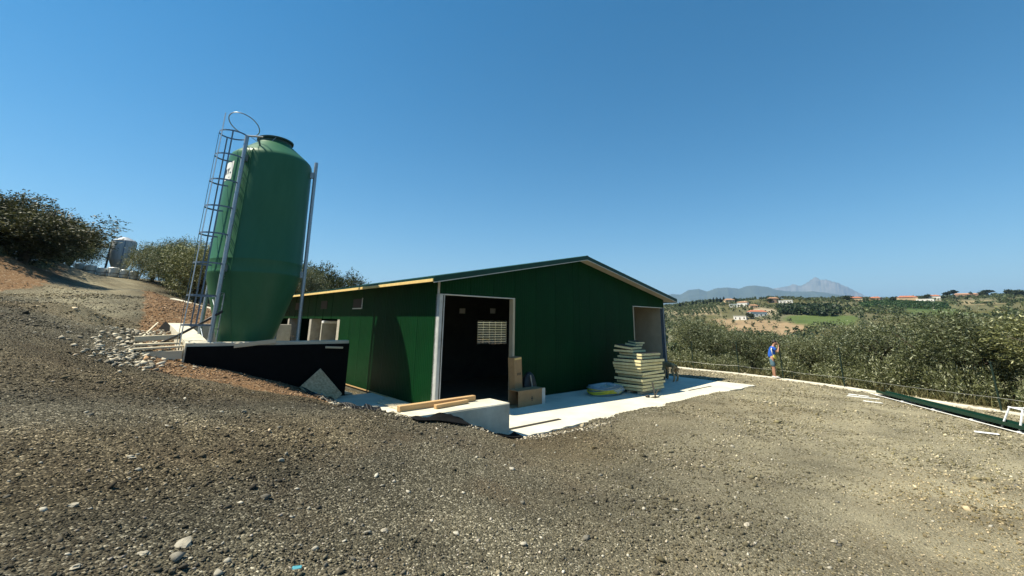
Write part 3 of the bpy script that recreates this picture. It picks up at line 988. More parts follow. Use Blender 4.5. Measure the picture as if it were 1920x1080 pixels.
# roof panels, one metre wide, with trapezoidal ribs running down the slope
def roof_panel(sgn):
    prof = []                        # across b: (b, height)
    for k_ in range(3):
        b0 = k_ / 3
        prof += [(b0, 0), (b0 + .20, 0), (b0 + .225, .038), (b0 + .265, .038), (b0 + .29, 0)]
    prof += [(1.0, 0)]
    a_e, a_r = -OS, W_ / 2
    v, f, mi = [], [], []
    n = len(prof)
    for b, h in prof:
        v += [(a_e, b, ZE + .02 + h), (a_r, b, ZR + .02 + h)]
    for i in range(n - 1):
        f.append((2 * i, 2 * i + 1, 2 * i + 3, 2 * i + 2)); mi.append(0)
    q = len(v)
    v += [(a_e, 0, ZE - .06), (a_r, 0, ZR - .06), (a_e, 1, ZE - .06), (a_r, 1, ZR - .06)]
    f.append((q, q + 2, q + 3, q + 1)); mi.append(1)
    f.append(tuple([2 * i for i in range(n)] + [q + 2, q])); mi.append(0)
    f.append(tuple([2 * i + 1 for i in range(n)][::-1] + [q + 1, q + 3])); mi.append(0)
    f.append((0, q, q + 1, 1)); mi.append(0)
    f.append((2 * n - 2, 2 * n - 1, q + 3, q + 2)); mi.append(0)
    if sgn < 0:
        v = [(W_ - x, y, z) for x, y, z in v]
        f = [t[::-1] for t in f]
    mb = MB()
    mb.v, mb.f, mb.mi = v, f, mi
    return mb.build('roof_panel', [M['roof_green'], M['roof_under']], HOUSE)
rp1, rp2 = roof_panel(1), roof_panel(-1)
rp1.location = rp2.location = (0, -OF, 0)
nr_ = 21
for i in range(1, nr_):
    copy_part(rp1, HOUSE, (0, -OF + i * 1.0, 0))
    copy_part(rp2, HOUSE, (0, -OF + i * 1.0, 0))
# exposed insulation edge along the eave, verge trims, ridge cap
MB().bbox(-OS - .03, -OS - .003, -OF + .0, -OF + 21, ZE - .07, ZE + .012, .004).build('eave_board', M['foam'], HOUSE)
MB().bbox(W_ + OS + .003, W_ + OS + .03, -OF, -OF + 21, ZE - .10, ZE + .03, .004).build('eave_board', M['roof_green'], HOUSE)
def verge(sgn, y0, y1, dz0, dz1, name, mat, extra=.0):
    P = [(-OS - extra, ZE), (W_ / 2, ZR + SL * extra)]
    v = []
    for (a, z) in P:
        aa = a if sgn > 0 else W_ - a
        v += [(aa, y0, z + dz0), (aa, y1, z + dz0), (aa, y1, z + dz1), (aa, y0, z + dz1)]
    f = [(0, 1, 2, 3), (7, 6, 5, 4), (0, 4, 5, 1), (1, 5, 6, 2), (2, 6, 7, 3), (3, 7, 4, 0)]
    MB().add(v, f).build(name, mat, HOUSE)
for s_ in (1, -1):
    verge(s_, -OF - .025, -OF - .003, -.075, .066, 'verge_trim', M['roof_green'])
    verge(s_, -OF - .03, -OF + .0, -.10, -.078, 'drip_edge', M['trim_pale'])
    verge(s_, -OF, .06, -.072, -.065, 'soffit_lining', M['roof_under'])
MB().add([(W_ / 2 - .22, -OF - .03, ZR - .0), (W_ / 2, -OF - .03, ZR + .085), (W_ / 2 + .22, -OF - .03, ZR - .0),
          (W_ / 2 - .22, 20.6, ZR - .0), (W_ / 2, 20.6, ZR + .085), (W_ / 2 + .22, 20.6, ZR - .0)],
         [(0, 1, 4, 3), (1, 2, 5, 4), (0, 2, 1), (3, 4, 5), (0, 3, 5, 2)]).build('ridge_cap', M['roof_green'], HOUSE)

# ------------------------------------------------------------------ retaining walls of the silo pit
slab('pit_floor', [(-4.76, 4.1), (-.55, 4.1), (-.55, 11.2), (-4.76, 11.2)], -.2, 0.0, M['concrete'])
def ab_obj(mb, name, mat, label, cat, group=None, smooth=False):
    o = mb.build(name, mat, None, smooth)
    o.location = AB(0, 0, 0)
    o.rotation_euler = (0, 0, YAW)
    return tag(o, label, cat, group)
rw = empty('retaining_wall', AB(-3.1, 3.97, 0), YAW)
tag(rw, 'black coated concrete retaining wall in front of the green silo', 'wall')
MB().bbox(-2.15, 2.17, -.12, .12, -.4, 1.70, .02).build('wall_body', M['concrete'], rw)
MB().bbox(-2.14, 2.172, -.135, -.123, -.4, 1.60, .003).build('bitumen_coat', M['bitumen'], rw)
MB().bbox(2.173, 2.186, -.13, .12, -.4, 1.60, .003).build('bitumen_coat', M['bitumen'], rw)
lw = MB()
_P = [(3.86, 1.69), (6.0, 1.86), (7.5, 1.96), (9.56, 2.06), (11.4, 2.12)]
v, f = [], []
for b, z in _P:
    v += [(-5.27, b, -.3), (-4.76, b, -.3), (-4.76, b, z), (-5.27, b, z)]
for i in range(len(_P) - 1):
    k = 4 * i
    f += [(k, k + 4, k + 5, k + 1), (k + 1, k + 5, k + 6, k + 2), (k + 2, k + 6, k + 7, k + 3), (k + 3, k + 7, k + 4, k)]
f += [(0, 1, 2, 3), (4 * len(_P) - 1, 4 * len(_P) - 2, 4 * len(_P) - 3, 4 * len(_P) - 4)]
ab_obj(lw.add(v, f), 'retaining_wall', M['concrete'], 'pale concrete retaining wall running back left of the green silo', 'wall')
ab_obj(MB().bbox(-5.27, -.7, 11.4, 11.65, -.3, 2.10, .02), 'retaining_wall', M['concrete_dirty'], 'shaded concrete wall closing the pit behind the green silo', 'wall')
# stub wall at the corner of the apron with its two timbers
ab_obj(MB().bbox(-2.42, -.05, -3.16, -2.45, -.3, .66, .028, seg=2, jit=.005), 'stub_wall', M['concrete'], 'low thick concrete stub wall with timbers lying on top', 'wall')
def beam(name, p, q, wd, ht, mat, label, cat='timber', group=None, bev=.008, roll=0.0):
    p, q = Vector(p), Vector(q)
    d = q - p
    o = MB().bbox(0, d.length, -wd / 2, wd / 2, -ht / 2, ht / 2, bev).build(name, mat)
    o.location = p
    qx = d.to_track_quat('X', 'Z')
    o.rotation_mode = 'QUATERNION'
    from mathutils import Quaternion
    o.rotation_quaternion = qx @ Quaternion((1, 0, 0), roll)
    return tag(o, label, cat, group)
beam('timber_beam', AB(-2.42, -2.62, .715), AB(-.55, -2.52, .72), .12, .11, M['timber'], 'long timber beam lying along the top of the stub wall')
beam('timber_beam', AB(-1.72, -2.80, .70), AB(-.85, -2.68, .70), .09, .08, M['timber'], 'short timber offcut beside the long beam on the stub wall')
beam('timber_plank', AB(-4.18, 3.80, 1.60), AB(-3.13, 3.80, 1.71), .03, .12, M['timber_pale'], 'wooden plank hanging on the front of the black retaining wall', 'plank')
beam('timber_plank', AB(-1.69, 3.81, 1.50), AB(-1.13, 3.81, 1.47), .03, .06, M['timber_pale'], 'short pale batten fixed near the right end of the retaining wall', 'plank')
beam('formwork_plank', AB(-6.3, 4.35, 1.54), AB(-5.29, 4.05, 1.60), .22, .05, M['timber_pale'], 'formwork plank at the corner of the pit, nearest of the stack', 'plank')
beam('formwork_plank', AB(-6.25, 4.9, 1.62), AB(-5.29, 4.65, 1.66), .25, .05, M['timber_pale'], 'formwork plank second behind the pit corner', 'plank')
beam('formwork_plank', AB(-6.25, 5.75, 1.74), AB(-5.29, 5.5, 1.80), .22, .14, M['timber_pale'], 'thick formwork beam third behind the pit corner', 'plank')
beam('formwork_plank', AB(-6.25, 4.25, 1.36), AB(-5.29, 3.92, 1.40), .05, .22, M['timber_pale'], 'upright formwork board below the planks at the pit corner', 'plank')
beam('long_lath', (-13.6, 17.0, 2.14), (-10.9, 13.1, 1.72), .05, .03, M['timber_pale'], 'long thin wooden lath lying on the rubble left of the pit', 'lath')
o = MB().tube([(-9.93, 12.33, 1.52), (-9.2, 12.25, 1.85), (-8.6, 12.22, 2.18), (-8.03, 12.2, 2.53)], .035, 10).build('pipe', M['black_plastic'], None, True)
tag(o, 'black plastic pipe sloping up from the rubble to the silo ladder', 'pipe')
# leaning plywood board, corner up
def plate(name, pts, th, mat, label, cat):
    pts = [Vector(p) for p in pts]
    nrm = (pts[1] - pts[0]).cross(pts[2] - pts[0]).normalized() * th
    n = len(pts)
    v = pts + [p + nrm for p in pts]
    f = [tuple(range(n))[::-1], tuple(range(n, 2 * n))] + [(i, (i + 1) % n, n + (i + 1) % n, n + i) for i in range(n)]
    return tag(mesh_obj(name, v, f, mat), label, cat)
plate('plywood_board', [AB(-1.80, 3.72, .88), AB(-1.16, 3.42, .12), AB(-1.78, 3.15, -.30), AB(-2.42, 3.45, .42)], .03, M['plywood'], 'weathered plywood board leaning corner up against the black wall', 'board')
# planks stacked on the side floor
for i, lb in enumerate(('plank lying on the side floor nearest the green wall', 'middle plank lying on the side floor by the green wall', 'plank lying on the side floor farthest from the green wall')):
    beam('floor_plank', AB(-.14 - i * .22, 2.5 - i * .25, .02), AB(-.10 - i * .22, .2 - i * .2, .02), .2, .04, M['timber_pale'], lb, 'plank')
# black drainage mesh thrown over the bank
def drape(name, path, wd, label, cat, mat, nu=26, nv=8, amp=.05, lift=.03, seed=0, hole=False):
    """strip of sheet along a ground path, following ground with folds"""
    rr_ = random.Random(seed)
    v, f = [], []
    path = [Vector(p) for p in path]
    for i in range(nu + 1):
        t = i / nu * (len(path) - 1)
        k = min(int(t), len(path) - 2)
        c = path[k].lerp(path[k + 1], t - k)
        d = (path[k + 1] - path[k]).normalized()
        s = Vector((-d.y, d.x, 0))
        for j in range(nv + 1):
            q = c + s * (j / nv - .5) * wd
            z = max(H(q.x, q.y), q.z if len(path[0]) > 2 else -9) + lift + amp * math.sin(i * .9 + seed) * math.cos(j * .8 + i * .3) + rr_.uniform(-.01, .01)
            v.append((q.x, q.y, z))
    for i in range(nu):
        for j in range(nv):
            if hole and (i * 7 + j * 3) % 2 == 0 and rr_.random() < .25: continue
            a_ = i * (nv + 1) + j
            f.append((a_, a_ + nv + 1, a_ + nv + 2, a_ + 1))
    o = mesh_obj(name, v, f, mat, None, True)
    sm = o.modifiers.new('thickness', 'SOLIDIFY')
    sm.thickness = .008
    return tag(o, label, cat)
def net(name, path, wd, cell, label, cat, seed):
    """open netting: crossing strands following the ground"""
    path = [Vector(p) for p in path]
    tot = sum((path[i + 1] - path[i]).length for i in range(len(path) - 1))
    nu, nv = int(tot / cell), int(wd / cell)
    def pt(i, j):
        t = i / nu * (len(path) - 1)
        k = min(int(t), len(path) - 2)
        c = path[k].lerp(path[k + 1], t - k)
        d = (path[k + 1] - path[k]).normalized()
        q = c + Vector((-d.y, d.x, 0)) * (j / nv - .5) * wd
        return Vector((q.x, q.y, max(H(q.x, q.y), q.z - 9 if False else -9) + .05 + .05 * math.sin(i * .45 + seed) * math.cos(j * .6) + .03 * math.sin(i * .2 + j * .4)))
    mb = MB()
    for i in range(nu + 1):
        mb.tube([pt(i, j) for j in range(nv + 1)], .009, 4)
    for j in range(nv + 1):
        mb.tube([pt(i, j) for i in range(nu + 1)], .009, 4)
    return tag(mb.build(name, M['mesh_black']), label, cat)
net('drainage_net', [AB(-2.2, 3.3), AB(-2.1, 2.3), AB(-1.85, 1.3), AB(-1.75, .8)], .5, .07, 'black drainage netting over the soil edge beside the plywood board', 'netting', 1)
net('drainage_net', [AB(-2.0, .2), AB(-2.45, -1.2), AB(-2.75, -2.4)], .34, .06, 'black netting crumpled at the left end of the stub wall', 'netting', 2)
def membrane():
    """studded membrane slumped against the front of the stub wall"""
    v, f = [], []
    n, m_ = 40, 10
    for i in range(n + 1):
        t = i / n
        a = -2.5 + 2.56 * t
        ztop = .66 - .02 if t < .35 else .64 - 1.05 * (t - .35) ** .8
        ztop = max(ztop, .05) + .03 * math.sin(i * .8)
        gx = AB(a, -3.5)
        zb = H(gx.x, gx.y) + .02
        for j in range(m_ + 1):
            s = j / m_
            b = -3.18 - .30 * s ** 1.5 - .03 * math.sin(i * .55 + j * .7) * s
            z = ztop + (zb - ztop) * s
            v.append(AB(a, b, max(z, H(*AB(a, b).xy) + .02)))
    for i in range(n):
        for j in range(m_):
            k = i * (m_ + 1) + j
            f.append((k, k + m_ + 1, k + m_ + 2, k + 1))
    o = mesh_obj('drainage_membrane', v, f, M['bitumen'], None, True)
    sm = o.modifiers.new('thickness', 'SOLIDIFY')
    sm.thickness = .01
    tag(o, 'black studded membrane slumped against the front of the stub wall', 'membrane')
    # studs
    st = MB()
    for i in range(18, 40):
        for j in range(1, 10):
            p = (Vector(v[i * 11 + j]) + Vector(v[i * 11 + j + 1])) / 2
            d = AB(0, -1) - AB(0, 0)
            q = p + d * .012 + Vector((0, 0, .012))
            st.add([q + Vector((.012, 0, 0)), q + Vector((-.006, .01, 0)), q + Vector((-.006, -.01, 0)), q + d * .012 + Vector((0, 0, .012))], [(0, 1, 3), (1, 2, 3), (2, 0, 3)])
    st.build('stud_pattern', M['mesh_black'], o)['kind'] = 'stuff'
membrane()
# ------------------------------------------------------------------ green feed silo
SX, SY = -8.14, 13.67
SILO = empty('feed_silo', (SX, SY, 0))
tag(SILO, 'tall dark green feed silo on four galvanised legs with caged ladder', 'silo')
prof = [(.0, .62), (.40, .62), (.44, .75), (.47, .8), (.78, 1.79), (1.30, 3.60), (1.318, 3.66), (1.322, 3.69), (1.316, 3.72), (1.31, 3.76), (1.308, 4.05), (1.313, 4.065), (1.307, 4.08),
        (1.265, 5.6), (1.228, 7.36), (1.216, 7.44), (1.18, 7.51), (1.10, 7.59), (.60, 8.02), (.54, 8.07), (.52, 8.10)]
body = MB().lathe(prof, 96).build('tank', M['silo_green'], SILO, True, R(50))
MB().lathe([(.50, 8.08), (.50, 8.20), (.555, 8.205), (.56, 8.255), (.52, 8.275), (.0, 8.29)], 64).build('lid', M['lid_dark'], SILO, True, R(40))
def pol(r, ang, z):                       # compass angle from +Y
    return Vector((r * math.sin(R(ang)), r * math.cos(R(ang)), z))
# vertical moulding seams
for ang in (178, 358):
    mb = MB()
    pts = [pol(r + .004, ang, z) for r, z in prof[4:17]]
    mb.tube(pts, .012, 6)
    mb.build('seam', M['silo_green'], body)
LEGS = {'front': (184, 7.85), 'right': (77, 7.62), 'far': (4, 7.6), 'left': (271, 7.6)}
for nm, (ang, zt) in LEGS.items():
    p0, p1 = pol(1.50, ang, .02), pol(1.37, ang, zt)
    lg = MB().tube([p0, p1], .058, 14).build('leg', M['galv'], SILO, True, R(40))
    MB().bbox(p0.x - .13, p0.x + .13, p0.y - .13, p0.y + .13, .0, .02, .003).build('foot_plate', M['galv'], lg)
    for zc in (3.75, 7.15):
        rr0 = 1.31 if zc < 5 else 1.215
        rr1 = 1.50 - .13 * zc / zt
        d = pol(1, ang, 0)
        s = Vector((-d.y, d.x, 0))
        mb = MB()
        c0, c1 = d * (rr0 - .02), d * (rr1 + .03)
        for sg in (-1, 1):
            o_ = s * .045 * sg
            mb.add([c0 + o_ + Vector((0, 0, zc - .1)), c1 + o_ + Vector((0, 0, zc - .1)), c1 + o_ + Vector((0, 0, zc + .1)), c0 + o_ + Vector((0, 0, zc + .1)),
                    c0 + o_ * .8 + Vector((0, 0, zc - .1)), c1 + o_ * .8 + Vector((0, 0, zc - .1)), c1 + o_ * .8 + Vector((0, 0, zc + .1)), c0 + o_ * .8 + Vector((0, 0, zc + .1))],
                   [(0, 1, 2, 3), (7, 6, 5, 4), (0, 4, 5, 1), (2, 6, 7, 3), (1, 5, 6, 2), (0, 3, 7, 4)])
        mb.build('bracket', M['galv'], lg)
# brace rails low on the legs
def rail(name, p, q, r, mat=None, parent=None, n=8):
    return MB().tube([p, q], r, n).build(name, mat or M['galv'], parent or SILO, True, R(40))
def legp(nm, z):
    ang, zt = LEGS[nm]
    return pol(1.50 - .13 * z / zt, ang, z)
for a_, b__ in (('left', 'front'), ('front', 'right'), ('right', 'far'), ('far', 'left')):
    rail('brace', legp(a_, 1.25), legp(b__, 1.25), .022)
rail('brace', legp('left', 2.05), legp('front', 1.3), .014)
rail('brace', legp('left', 3.4), legp('front', 2.55), .014)
# ladder on the front leg and its safety cage
LAD = empty('ladder')
LAD.parent = SILO
vdir = Vector((SX, SY, 0)).normalized()          # away from the viewer
lft = Vector((-vdir.y, vdir.x, 0))
def stile(z):
    return legp('front', z) + lft * (-.13) + vdir * .30
mb = MB().tube([stile(.35), stile(7.6)], .016, 6)
mb.build('stile', M['galv'], SILO)
rung = None
z = .55
while z < 7.6:
    a_ = legp('front', z)
    b__ = stile(z)
    MB().tube([a_, b__], .011, 5).build('rung', M['galv'], SILO)
    MB().tube([a_ + Vector((0, 0, -.16)), b__], .007, 4).build('rung_stay', M['galv'], SILO)
    z += .5
bpy.data.objects.remove(LAD)
def cage_c(z):
    return legp('front', z) + lft * .36 + vdir * .16
hoops = [2.15, 2.95, 3.85, 4.7, 5.5, 6.3, 7.1, 7.85]
for zc in hoops:
    c = cage_c(zc)
    pts = [c + Vector((.37 * math.cos(2 * math.pi * k / 28), .37 * math.sin(2 * math.pi * k / 28), 0)) for k in range(29)]
    # flat strap hoop
    mb = MB()
    v, f = [], []
    for k in range(29):
        for rr_, dz in ((.37, -.022), (.37, .022), (.376, .022), (.376, -.022)):
            an = 2 * math.pi * k / 28
            v.append(c + Vector((rr_ * math.cos(an), rr_ * math.sin(an), dz)))
    for k in range(28):
        for e in range(4):
            f.append((4 * k + e, 4 * k + (e + 1) % 4, 4 * k + 4 + (e + 1) % 4, 4 * k + 4 + e))
    MB().add(v, f).build('cage_hoop', M['galv_dark'], SILO)
    MB().tube([legp('front', zc), c + (legp('front', zc) - c).normalized() * .36], .014, 5).build('hoop_stay', M['galv'], SILO)
base_an = math.atan2(lft.y, lft.x)
for da in (-62, -8, 42, 90):
    an = base_an + R(da)
    off = Vector((math.cos(an), math.sin(an), 0)) * .375
    tang = Vector((-math.sin(an), math.cos(an), 0)) * .02
    z0, z1 = (1.25 if da in (-8, 42) else 2.15), (8.42 if da == 42 else 7.87)
    v = []
    for zz in (z0, z1):
        c = cage_c(zz)
        v += [c + off - tang, c + off + tang, c + off * 1.016 + tang, c + off * 1.016 - tang]
    MB().add(v, [(0, 1, 2, 3), (7, 6, 5, 4), (0, 4, 5, 1), (1, 5, 6, 2), (2, 6, 7, 3), (3, 7, 4, 0)]).build('cage_strap', M['galv'] if da == 42 else M['galv_dark'], SILO)
# top hoop, higher and tilted, and the bracket on top of the leg
c = cage_c(8.4) + Vector((0, 0, .0)) - lft * .22 + vdir * .05
pts = []
for k in range(29):
    an = 2 * math.pi * k / 28
    d = Vector((math.cos(an), math.sin(an), 0))
    pts.append(c + d * .43 + Vector((0, 0, -.12 + .12 * d.dot(lft) - .16 * d.dot(vdir))))
MB().tube(pts, .016, 6).build('top_hoop', M['galv'], SILO, True)
t_ = legp('front', 7.85)
MB().tube([t_, t_ - lft * .42 + Vector((0, 0, .06))], .03, 4).build('top_bracket', M['galv'], SILO)
MB().tube([t_ - lft * .05 + Vector((0, 0, .02)), t_ - lft * .5 + vdir * .6 + Vector((0, 0, -.05)), pol(.56, 150, 8.2)], .01, 5).build('lid_rod', M['galv'], SILO)
MB().tube([t_ - lft * .3 + Vector((0, 0, .04)), t_ - lft * .42 + vdir * .5 + Vector((0, 0, -.3))], .03, 4).build('top_bracket', M['galv_dark'], SILO)
# white sign wrapped round the shoulder, with its lettering
A0, A1, SZ0, SZ1 = 205, 292, 6.52, 7.12
def rs(z): return 1.265 + (1.228 - 1.265) * (z - 5.6) / 1.76
v, f = [], []
for k in range(31):
    an = A0 + (A1 - A0) * k / 30
    for z in (SZ0, SZ1):
        v.append(pol(rs(z) + .006, an, z))
for k in range(30):
    f.append((2 * k, 2 * k + 1, 2 * k + 3, 2 * k + 2))
sign = mesh_obj('sign', v, f, M['sign_white'], SILO, True)
def wrap_text(txt, size, right_ang, zbase, parent):
    cu = bpy.data.curves.new('lettering', 'FONT')
    cu.body = txt
    cu.size = size
    cu.align_x = 'RIGHT'
    cu.offset = .006
    to = bpy.data.objects.new('lettering', cu)
    COL.objects.link(to)
    dg = bpy.context.evaluated_depsgraph_get()
    me = bpy.data.meshes.new_from_object(to.evaluated_get(dg))
    bpy.data.objects.remove(to)
    for vv in me.vertices:
        s, z = vv.co.x, vv.co.y + zbase
        an = right_ang - math.degrees(s / 1.24)
        vv.co = pol(rs(z) + .011, an, z)
    me.materials.clear()
    me.materials.append(M['ink'])
    link(bpy.data.objects.new('lettering', me), parent)
wrap_text('POULTRY', .27, 212, 6.72, sign)
def sign_mark(an0, an1, z0, z1):
    v, f = [], []
    for k in range(5):
        an = an0 + (an1 - an0) * k / 4
        for z in (z0, z1):
            v.append(pol(rs(z) + .011, an, z))
    for k in range(4):
        f.append((2 * k, 2 * k + 1, 2 * k + 3, 2 * k + 2))
    mesh_obj('sign_mark', v, f, M['ink'], sign)
sign_mark(208.0, 210.6, 6.72, 6.765)
sign_mark(209.5, 212.0, 6.585, 6.605)
# ------------------------------------------------------------------ stack of insulated panels in front of the gable
ORD = ['topmost', 'second', 'third', 'fourth', 'fifth', 'sixth', 'seventh', 'eighth', 'ninth', 'tenth', 'eleventh', 'twelfth', 'thirteenth', 'fourteenth', 'fifteenth', 'sixteenth']
def foam_panel(lx, ly, th):
    """insulated panel: foam core between two metal skins, ribbed edges"""
    root = empty('insulated_panel')
    MB().bbox(0, lx, 0, ly, .006, th - .006, .006, jit=.003).build('foam_core', M['panel_foam'], root)
    MB().bbox(-.003, lx + .003, -.003, ly + .003, -.004, .0055, .001).build('metal_skin', M['skin_metal'], root)
    MB().bbox(-.003, lx + .003, -.003, ly + .003, th - .0055, th, .001).build('metal_skin', M['skin_metal'], root)
    return root
lay = [  # a0, b0, length along a, width along b, turn, thickness ; bottom to top
    (7.05, -1.98, 1.42, 1.10, .00, .10), (7.00, -2.00, 1.45, 1.14, .02, .10), (7.10, -1.96, 1.42, 1.08, -.03, .09), (7.02, -2.0, 1.48, 1.12, .03, .10),
    (7.16, -1.93, 1.38, 1.05, -.05, .10), (7.10, -2.0, 1.46, 1.12, .04, .10), (7.05, -1.92, 1.40, 1.08, -.02, .09), (7.0, -1.97, 1.45, 1.12, .0, .10),
    (6.98, -2.0, 1.5, 1.14, .03, .10), (6.98, -2.0, 1.5, 1.14, -.03, .10), (7.18, -1.93, 1.25, 1.0, .03, .09), (7.22, -1.9, 1.2, .95, -.03, .09),
    (7.15, -1.55, .98, .75, .05, .09), (7.15, -1.55, .75, .7, .08, .09), (7.62, -1.45, .55, .45, .14, .08), (7.8, -1.3, .45, .4, -.25, .07)]
z = .10
pal = empty('pallet', AB(7.1, -1.9, 0), YAW)
tag(pal, 'low wooden pallet under the stack of insulated panels', 'pallet')
for k_ in range(3):
    MB().bbox(0, 1.35, .05 + k_ * .42, .17 + k_ * .42, 0, .08, .005).build('runner', M['timber_pale'], pal)
for k_ in range(6):
    MB().bbox(.02 + k_ * .23, .14 + k_ * .23, 0, 1.05, .081, .098, .003).build('deck_board', M['timber_pale'], pal)
nL = len(lay)
for i, (a0, b0, la, lb_, tw, th) in enumerate(lay):
    o = foam_panel(la, lb_, th)
    o.location = AB(a0, b0, z)
    o.rotation_euler = (rng.uniform(-.012, .012) if i < 13 else .1, rng.uniform(-.012, .012), YAW + tw)
    z += th + rng.uniform(.004, .012)
    k = nL - 1 - i
    tag(o, ('topmost offcut' if k == 0 else ORD[k] + ' panel from the top') + ' of the cream insulated panel stack by the gable', 'panel', 'stacked insulated panels')
# pipe coils wrapped in film
cl = empty('pipe_coil', AB(6.15, -1.05, 0), YAW)
tag(cl, 'flat coil of yellow and grey pipe wrapped in clear film by the panel stack', 'pipe coil')
for k_ in range(7):
    rr_ = .52 + .022 * (k_ % 3)
    pts = []
    for q in range(41):
        an = 2 * math.pi * q / 40
        pts.append((rr_ * 1.25 * math.cos(an), rr_ * .85 * math.sin(an), .045 + .038 * k_ + .02 * math.sin(3 * an + k_)))
    MB().tube(pts, .026, 7).build('pipe_loop', M['yellow_pipe'] if k_ in (1, 2, 4) else M['blue_pipe'], cl, True)
bmf = bmesh.new()
bmesh.ops.create_uvsphere(bmf, u_segments=28, v_segments=12, radius=1)
for v in bmf.verts:
    an = math.atan2(v.co.y, v.co.x)
    k = 1 + .05 * math.sin(7 * an) + .04 * math.sin(13 * an + v.co.z * 5)
    v.co = Vector((v.co.x * .74 * k + .12, v.co.y * .52 * k, max(.012, .16 + v.co.z * .17 + .02 * math.sin(9 * an))))
me = bpy.data.meshes.new('wrap_film')
bmf.to_mesh(me)
bmf.free()
me.materials.append(M['wrap_film'])
link(bpy.data.objects.new('wrap_film', me), cl)
# prop leaning from the apron to the stack
st = empty('prop_stand', AB(6.95, -2.35, 0), YAW)
tag(st, 'dark metal prop stand leaning in front of the panel stack', 'prop')
MB().tube([(.35, .15, .42), (.05, -.12, .02)], .028, 6).build('strut', M['metal_dark'], st)
MB().tube([(.05, -.1, .03), (.32, -.1, .24)], .016, 6).build('handle', M['metal_dark'], st)
MB().bbox(-.12, .18, -.2, -.04, 0, .02, .004).build('base_plate', M['metal_dark'], st)
MB().bbox(-.22, -.1, -.02, .1, .0, .07, .02).build('clamp', M['metal_dark'], st)
# cardboard boxes by the left doorway
def carton(name, lx, ly, lz, loc, rot, label, open_end=False):
    r_ = empty(name, loc)
    r_.rotation_euler = rot
    mb = MB()
    t = .012
    if open_end:
        mb.box(0, lx, 0, t, 0, lz).box(0, lx, ly - t, ly, 0, lz).box(0, lx, t, ly - t, 0, t).box(0, lx, t, ly - t, lz - t, lz).box(lx - t, lx, t, ly - t, t, lz - t)
    else:
        mb.bbox(0, lx, 0, ly, 0, lz, .008)
    mb.build('carton_body', M['cardboard'], r_)
    return r_, label
c1, lb = carton('cardboard_box', .34, .26, 1.32, AB(2.42, -.62, .0), (.0, R(-4), YAW + .1), '')
tag(c1, 'tall cardboard box standing upright against the left doorway jamb', 'box', 'cardboard boxes by the doorway')
MB().box(.02, .32, -.004, -.0005, 1.25, 1.30).build('tape', M['foam'], c1)
mk = MB()
for k_ in range(3):
    mk.box(.12 + k_ * .055, .155 + k_ * .055, -.004, -.0008, .80, .87).box(.13 + k_ * .055, .146 + k_ * .055, -.005, -.0045, .815, .855)
mk.build('printed_mark', M['metal_dark'], c1)
c2, lb = carton('cardboard_box', 1.12, .42, .44, AB(2.15, -1.03, .0), (0, 0, YAW + .03), '', True)
tag(c2, 'long cardboard box lying on its side with its left end open', 'box', 'cardboard boxes by the doorway')
MB().box(.99, 1.125, -.004, -.0008, .0, .44).build('end_flap', M['trim_pale'], c2)
MB().box(.52, .60, -.004, -.0008, .18, .21).box(.54, .58, -.0045, -.0008, .215, .25).box(.545, .575, -.0045, -.0008, .13, .175).build('printed_mark', M['metal_dark'], c2)
MB().add([(0, .01, .02), (0, .40, .02), (-.22, .40, .03), (-.22, .01, .01)], [(0, 1, 2, 3)]).build('flap', M['cardboard'], c2)
bgr = empty('black_bag', AB(3.15, -.42, 0), YAW)
tag(bgr, 'black bag leaning on the gable behind the lying box', 'bag')
bmf = bmesh.new()
bmesh.ops.create_icosphere(bmf, subdivisions=3, radius=1)
for v in bmf.verts:
    c = v.co
    k = 1 + .06 * math.sin(5 * c.x + 3 * c.z) + .05 * math.sin(7 * c.y - 4 * c.z)
    v.co = Vector((c.x * .30 * k * (1 - .15 * c.z), c.y * .17 * k, max(0.0, .42 + c.z * .44)))
me = bpy.data.meshes.new('bag_body')
bmf.to_mesh(me); bmf.free()
me.materials.append(M['black_plastic'])
link(bpy.data.objects.new('bag_body', me), bgr)
MB().tube([(-.1, -.17, .78), (-.06, -.2, .5), (-.02, -.21, .2)], .02, 5).build('strap', M['concrete_dirty'], bgr)

# ------------------------------------------------------------------ fence, kerb and things along it
def along_fence(t):
    """t in metres of y, from the far end"""
    return fence_x(np.array([t]))[0]
kerb = []
v, f = [], []
ys = np.linspace(32, 9.2, 90)
for y in ys:
    x = float(fence_x(np.array([y]))[0])
    z0 = H(x, y)
    j = rng.uniform(-.02, .02)
    v += [(x - .20 + j, y, z0 - .2), (x - .20 + j, y, z0 + .05), (x + .14 + j, y, z0 + .06), (x + .14 + j, y, z0 - .2)]
for i in range(len(ys) - 1):
    k = 4 * i
    f += [(k, k + 4, k + 5, k + 1), (k + 1, k + 5, k + 6, k + 2), (k + 2, k + 6, k + 7, k + 3)]
tag(mesh_obj('kerb', v, f, M['concrete_new']), kind='structure')
posts = [((10.32, 25.25), 1.50, 'green fence post nearest the building corner'), ((11.78, 23.1), 1.58, 'green fence post between the building and the man'),
         ((12.66, 20.87), 1.50, 'green fence post the man leans on'), ((13.60, 18.38), 1.53, 'green fence post first right of the man'),
         ((14.67, 13.64), 1.42, 'green fence post at the far right behind the green trims'), ((9.0, 29.2), 1.5, 'green fence post hidden at the far end behind the building'),
         ((15.6, 9.0), 1.5, 'green fence post beyond the right edge of the yard')]
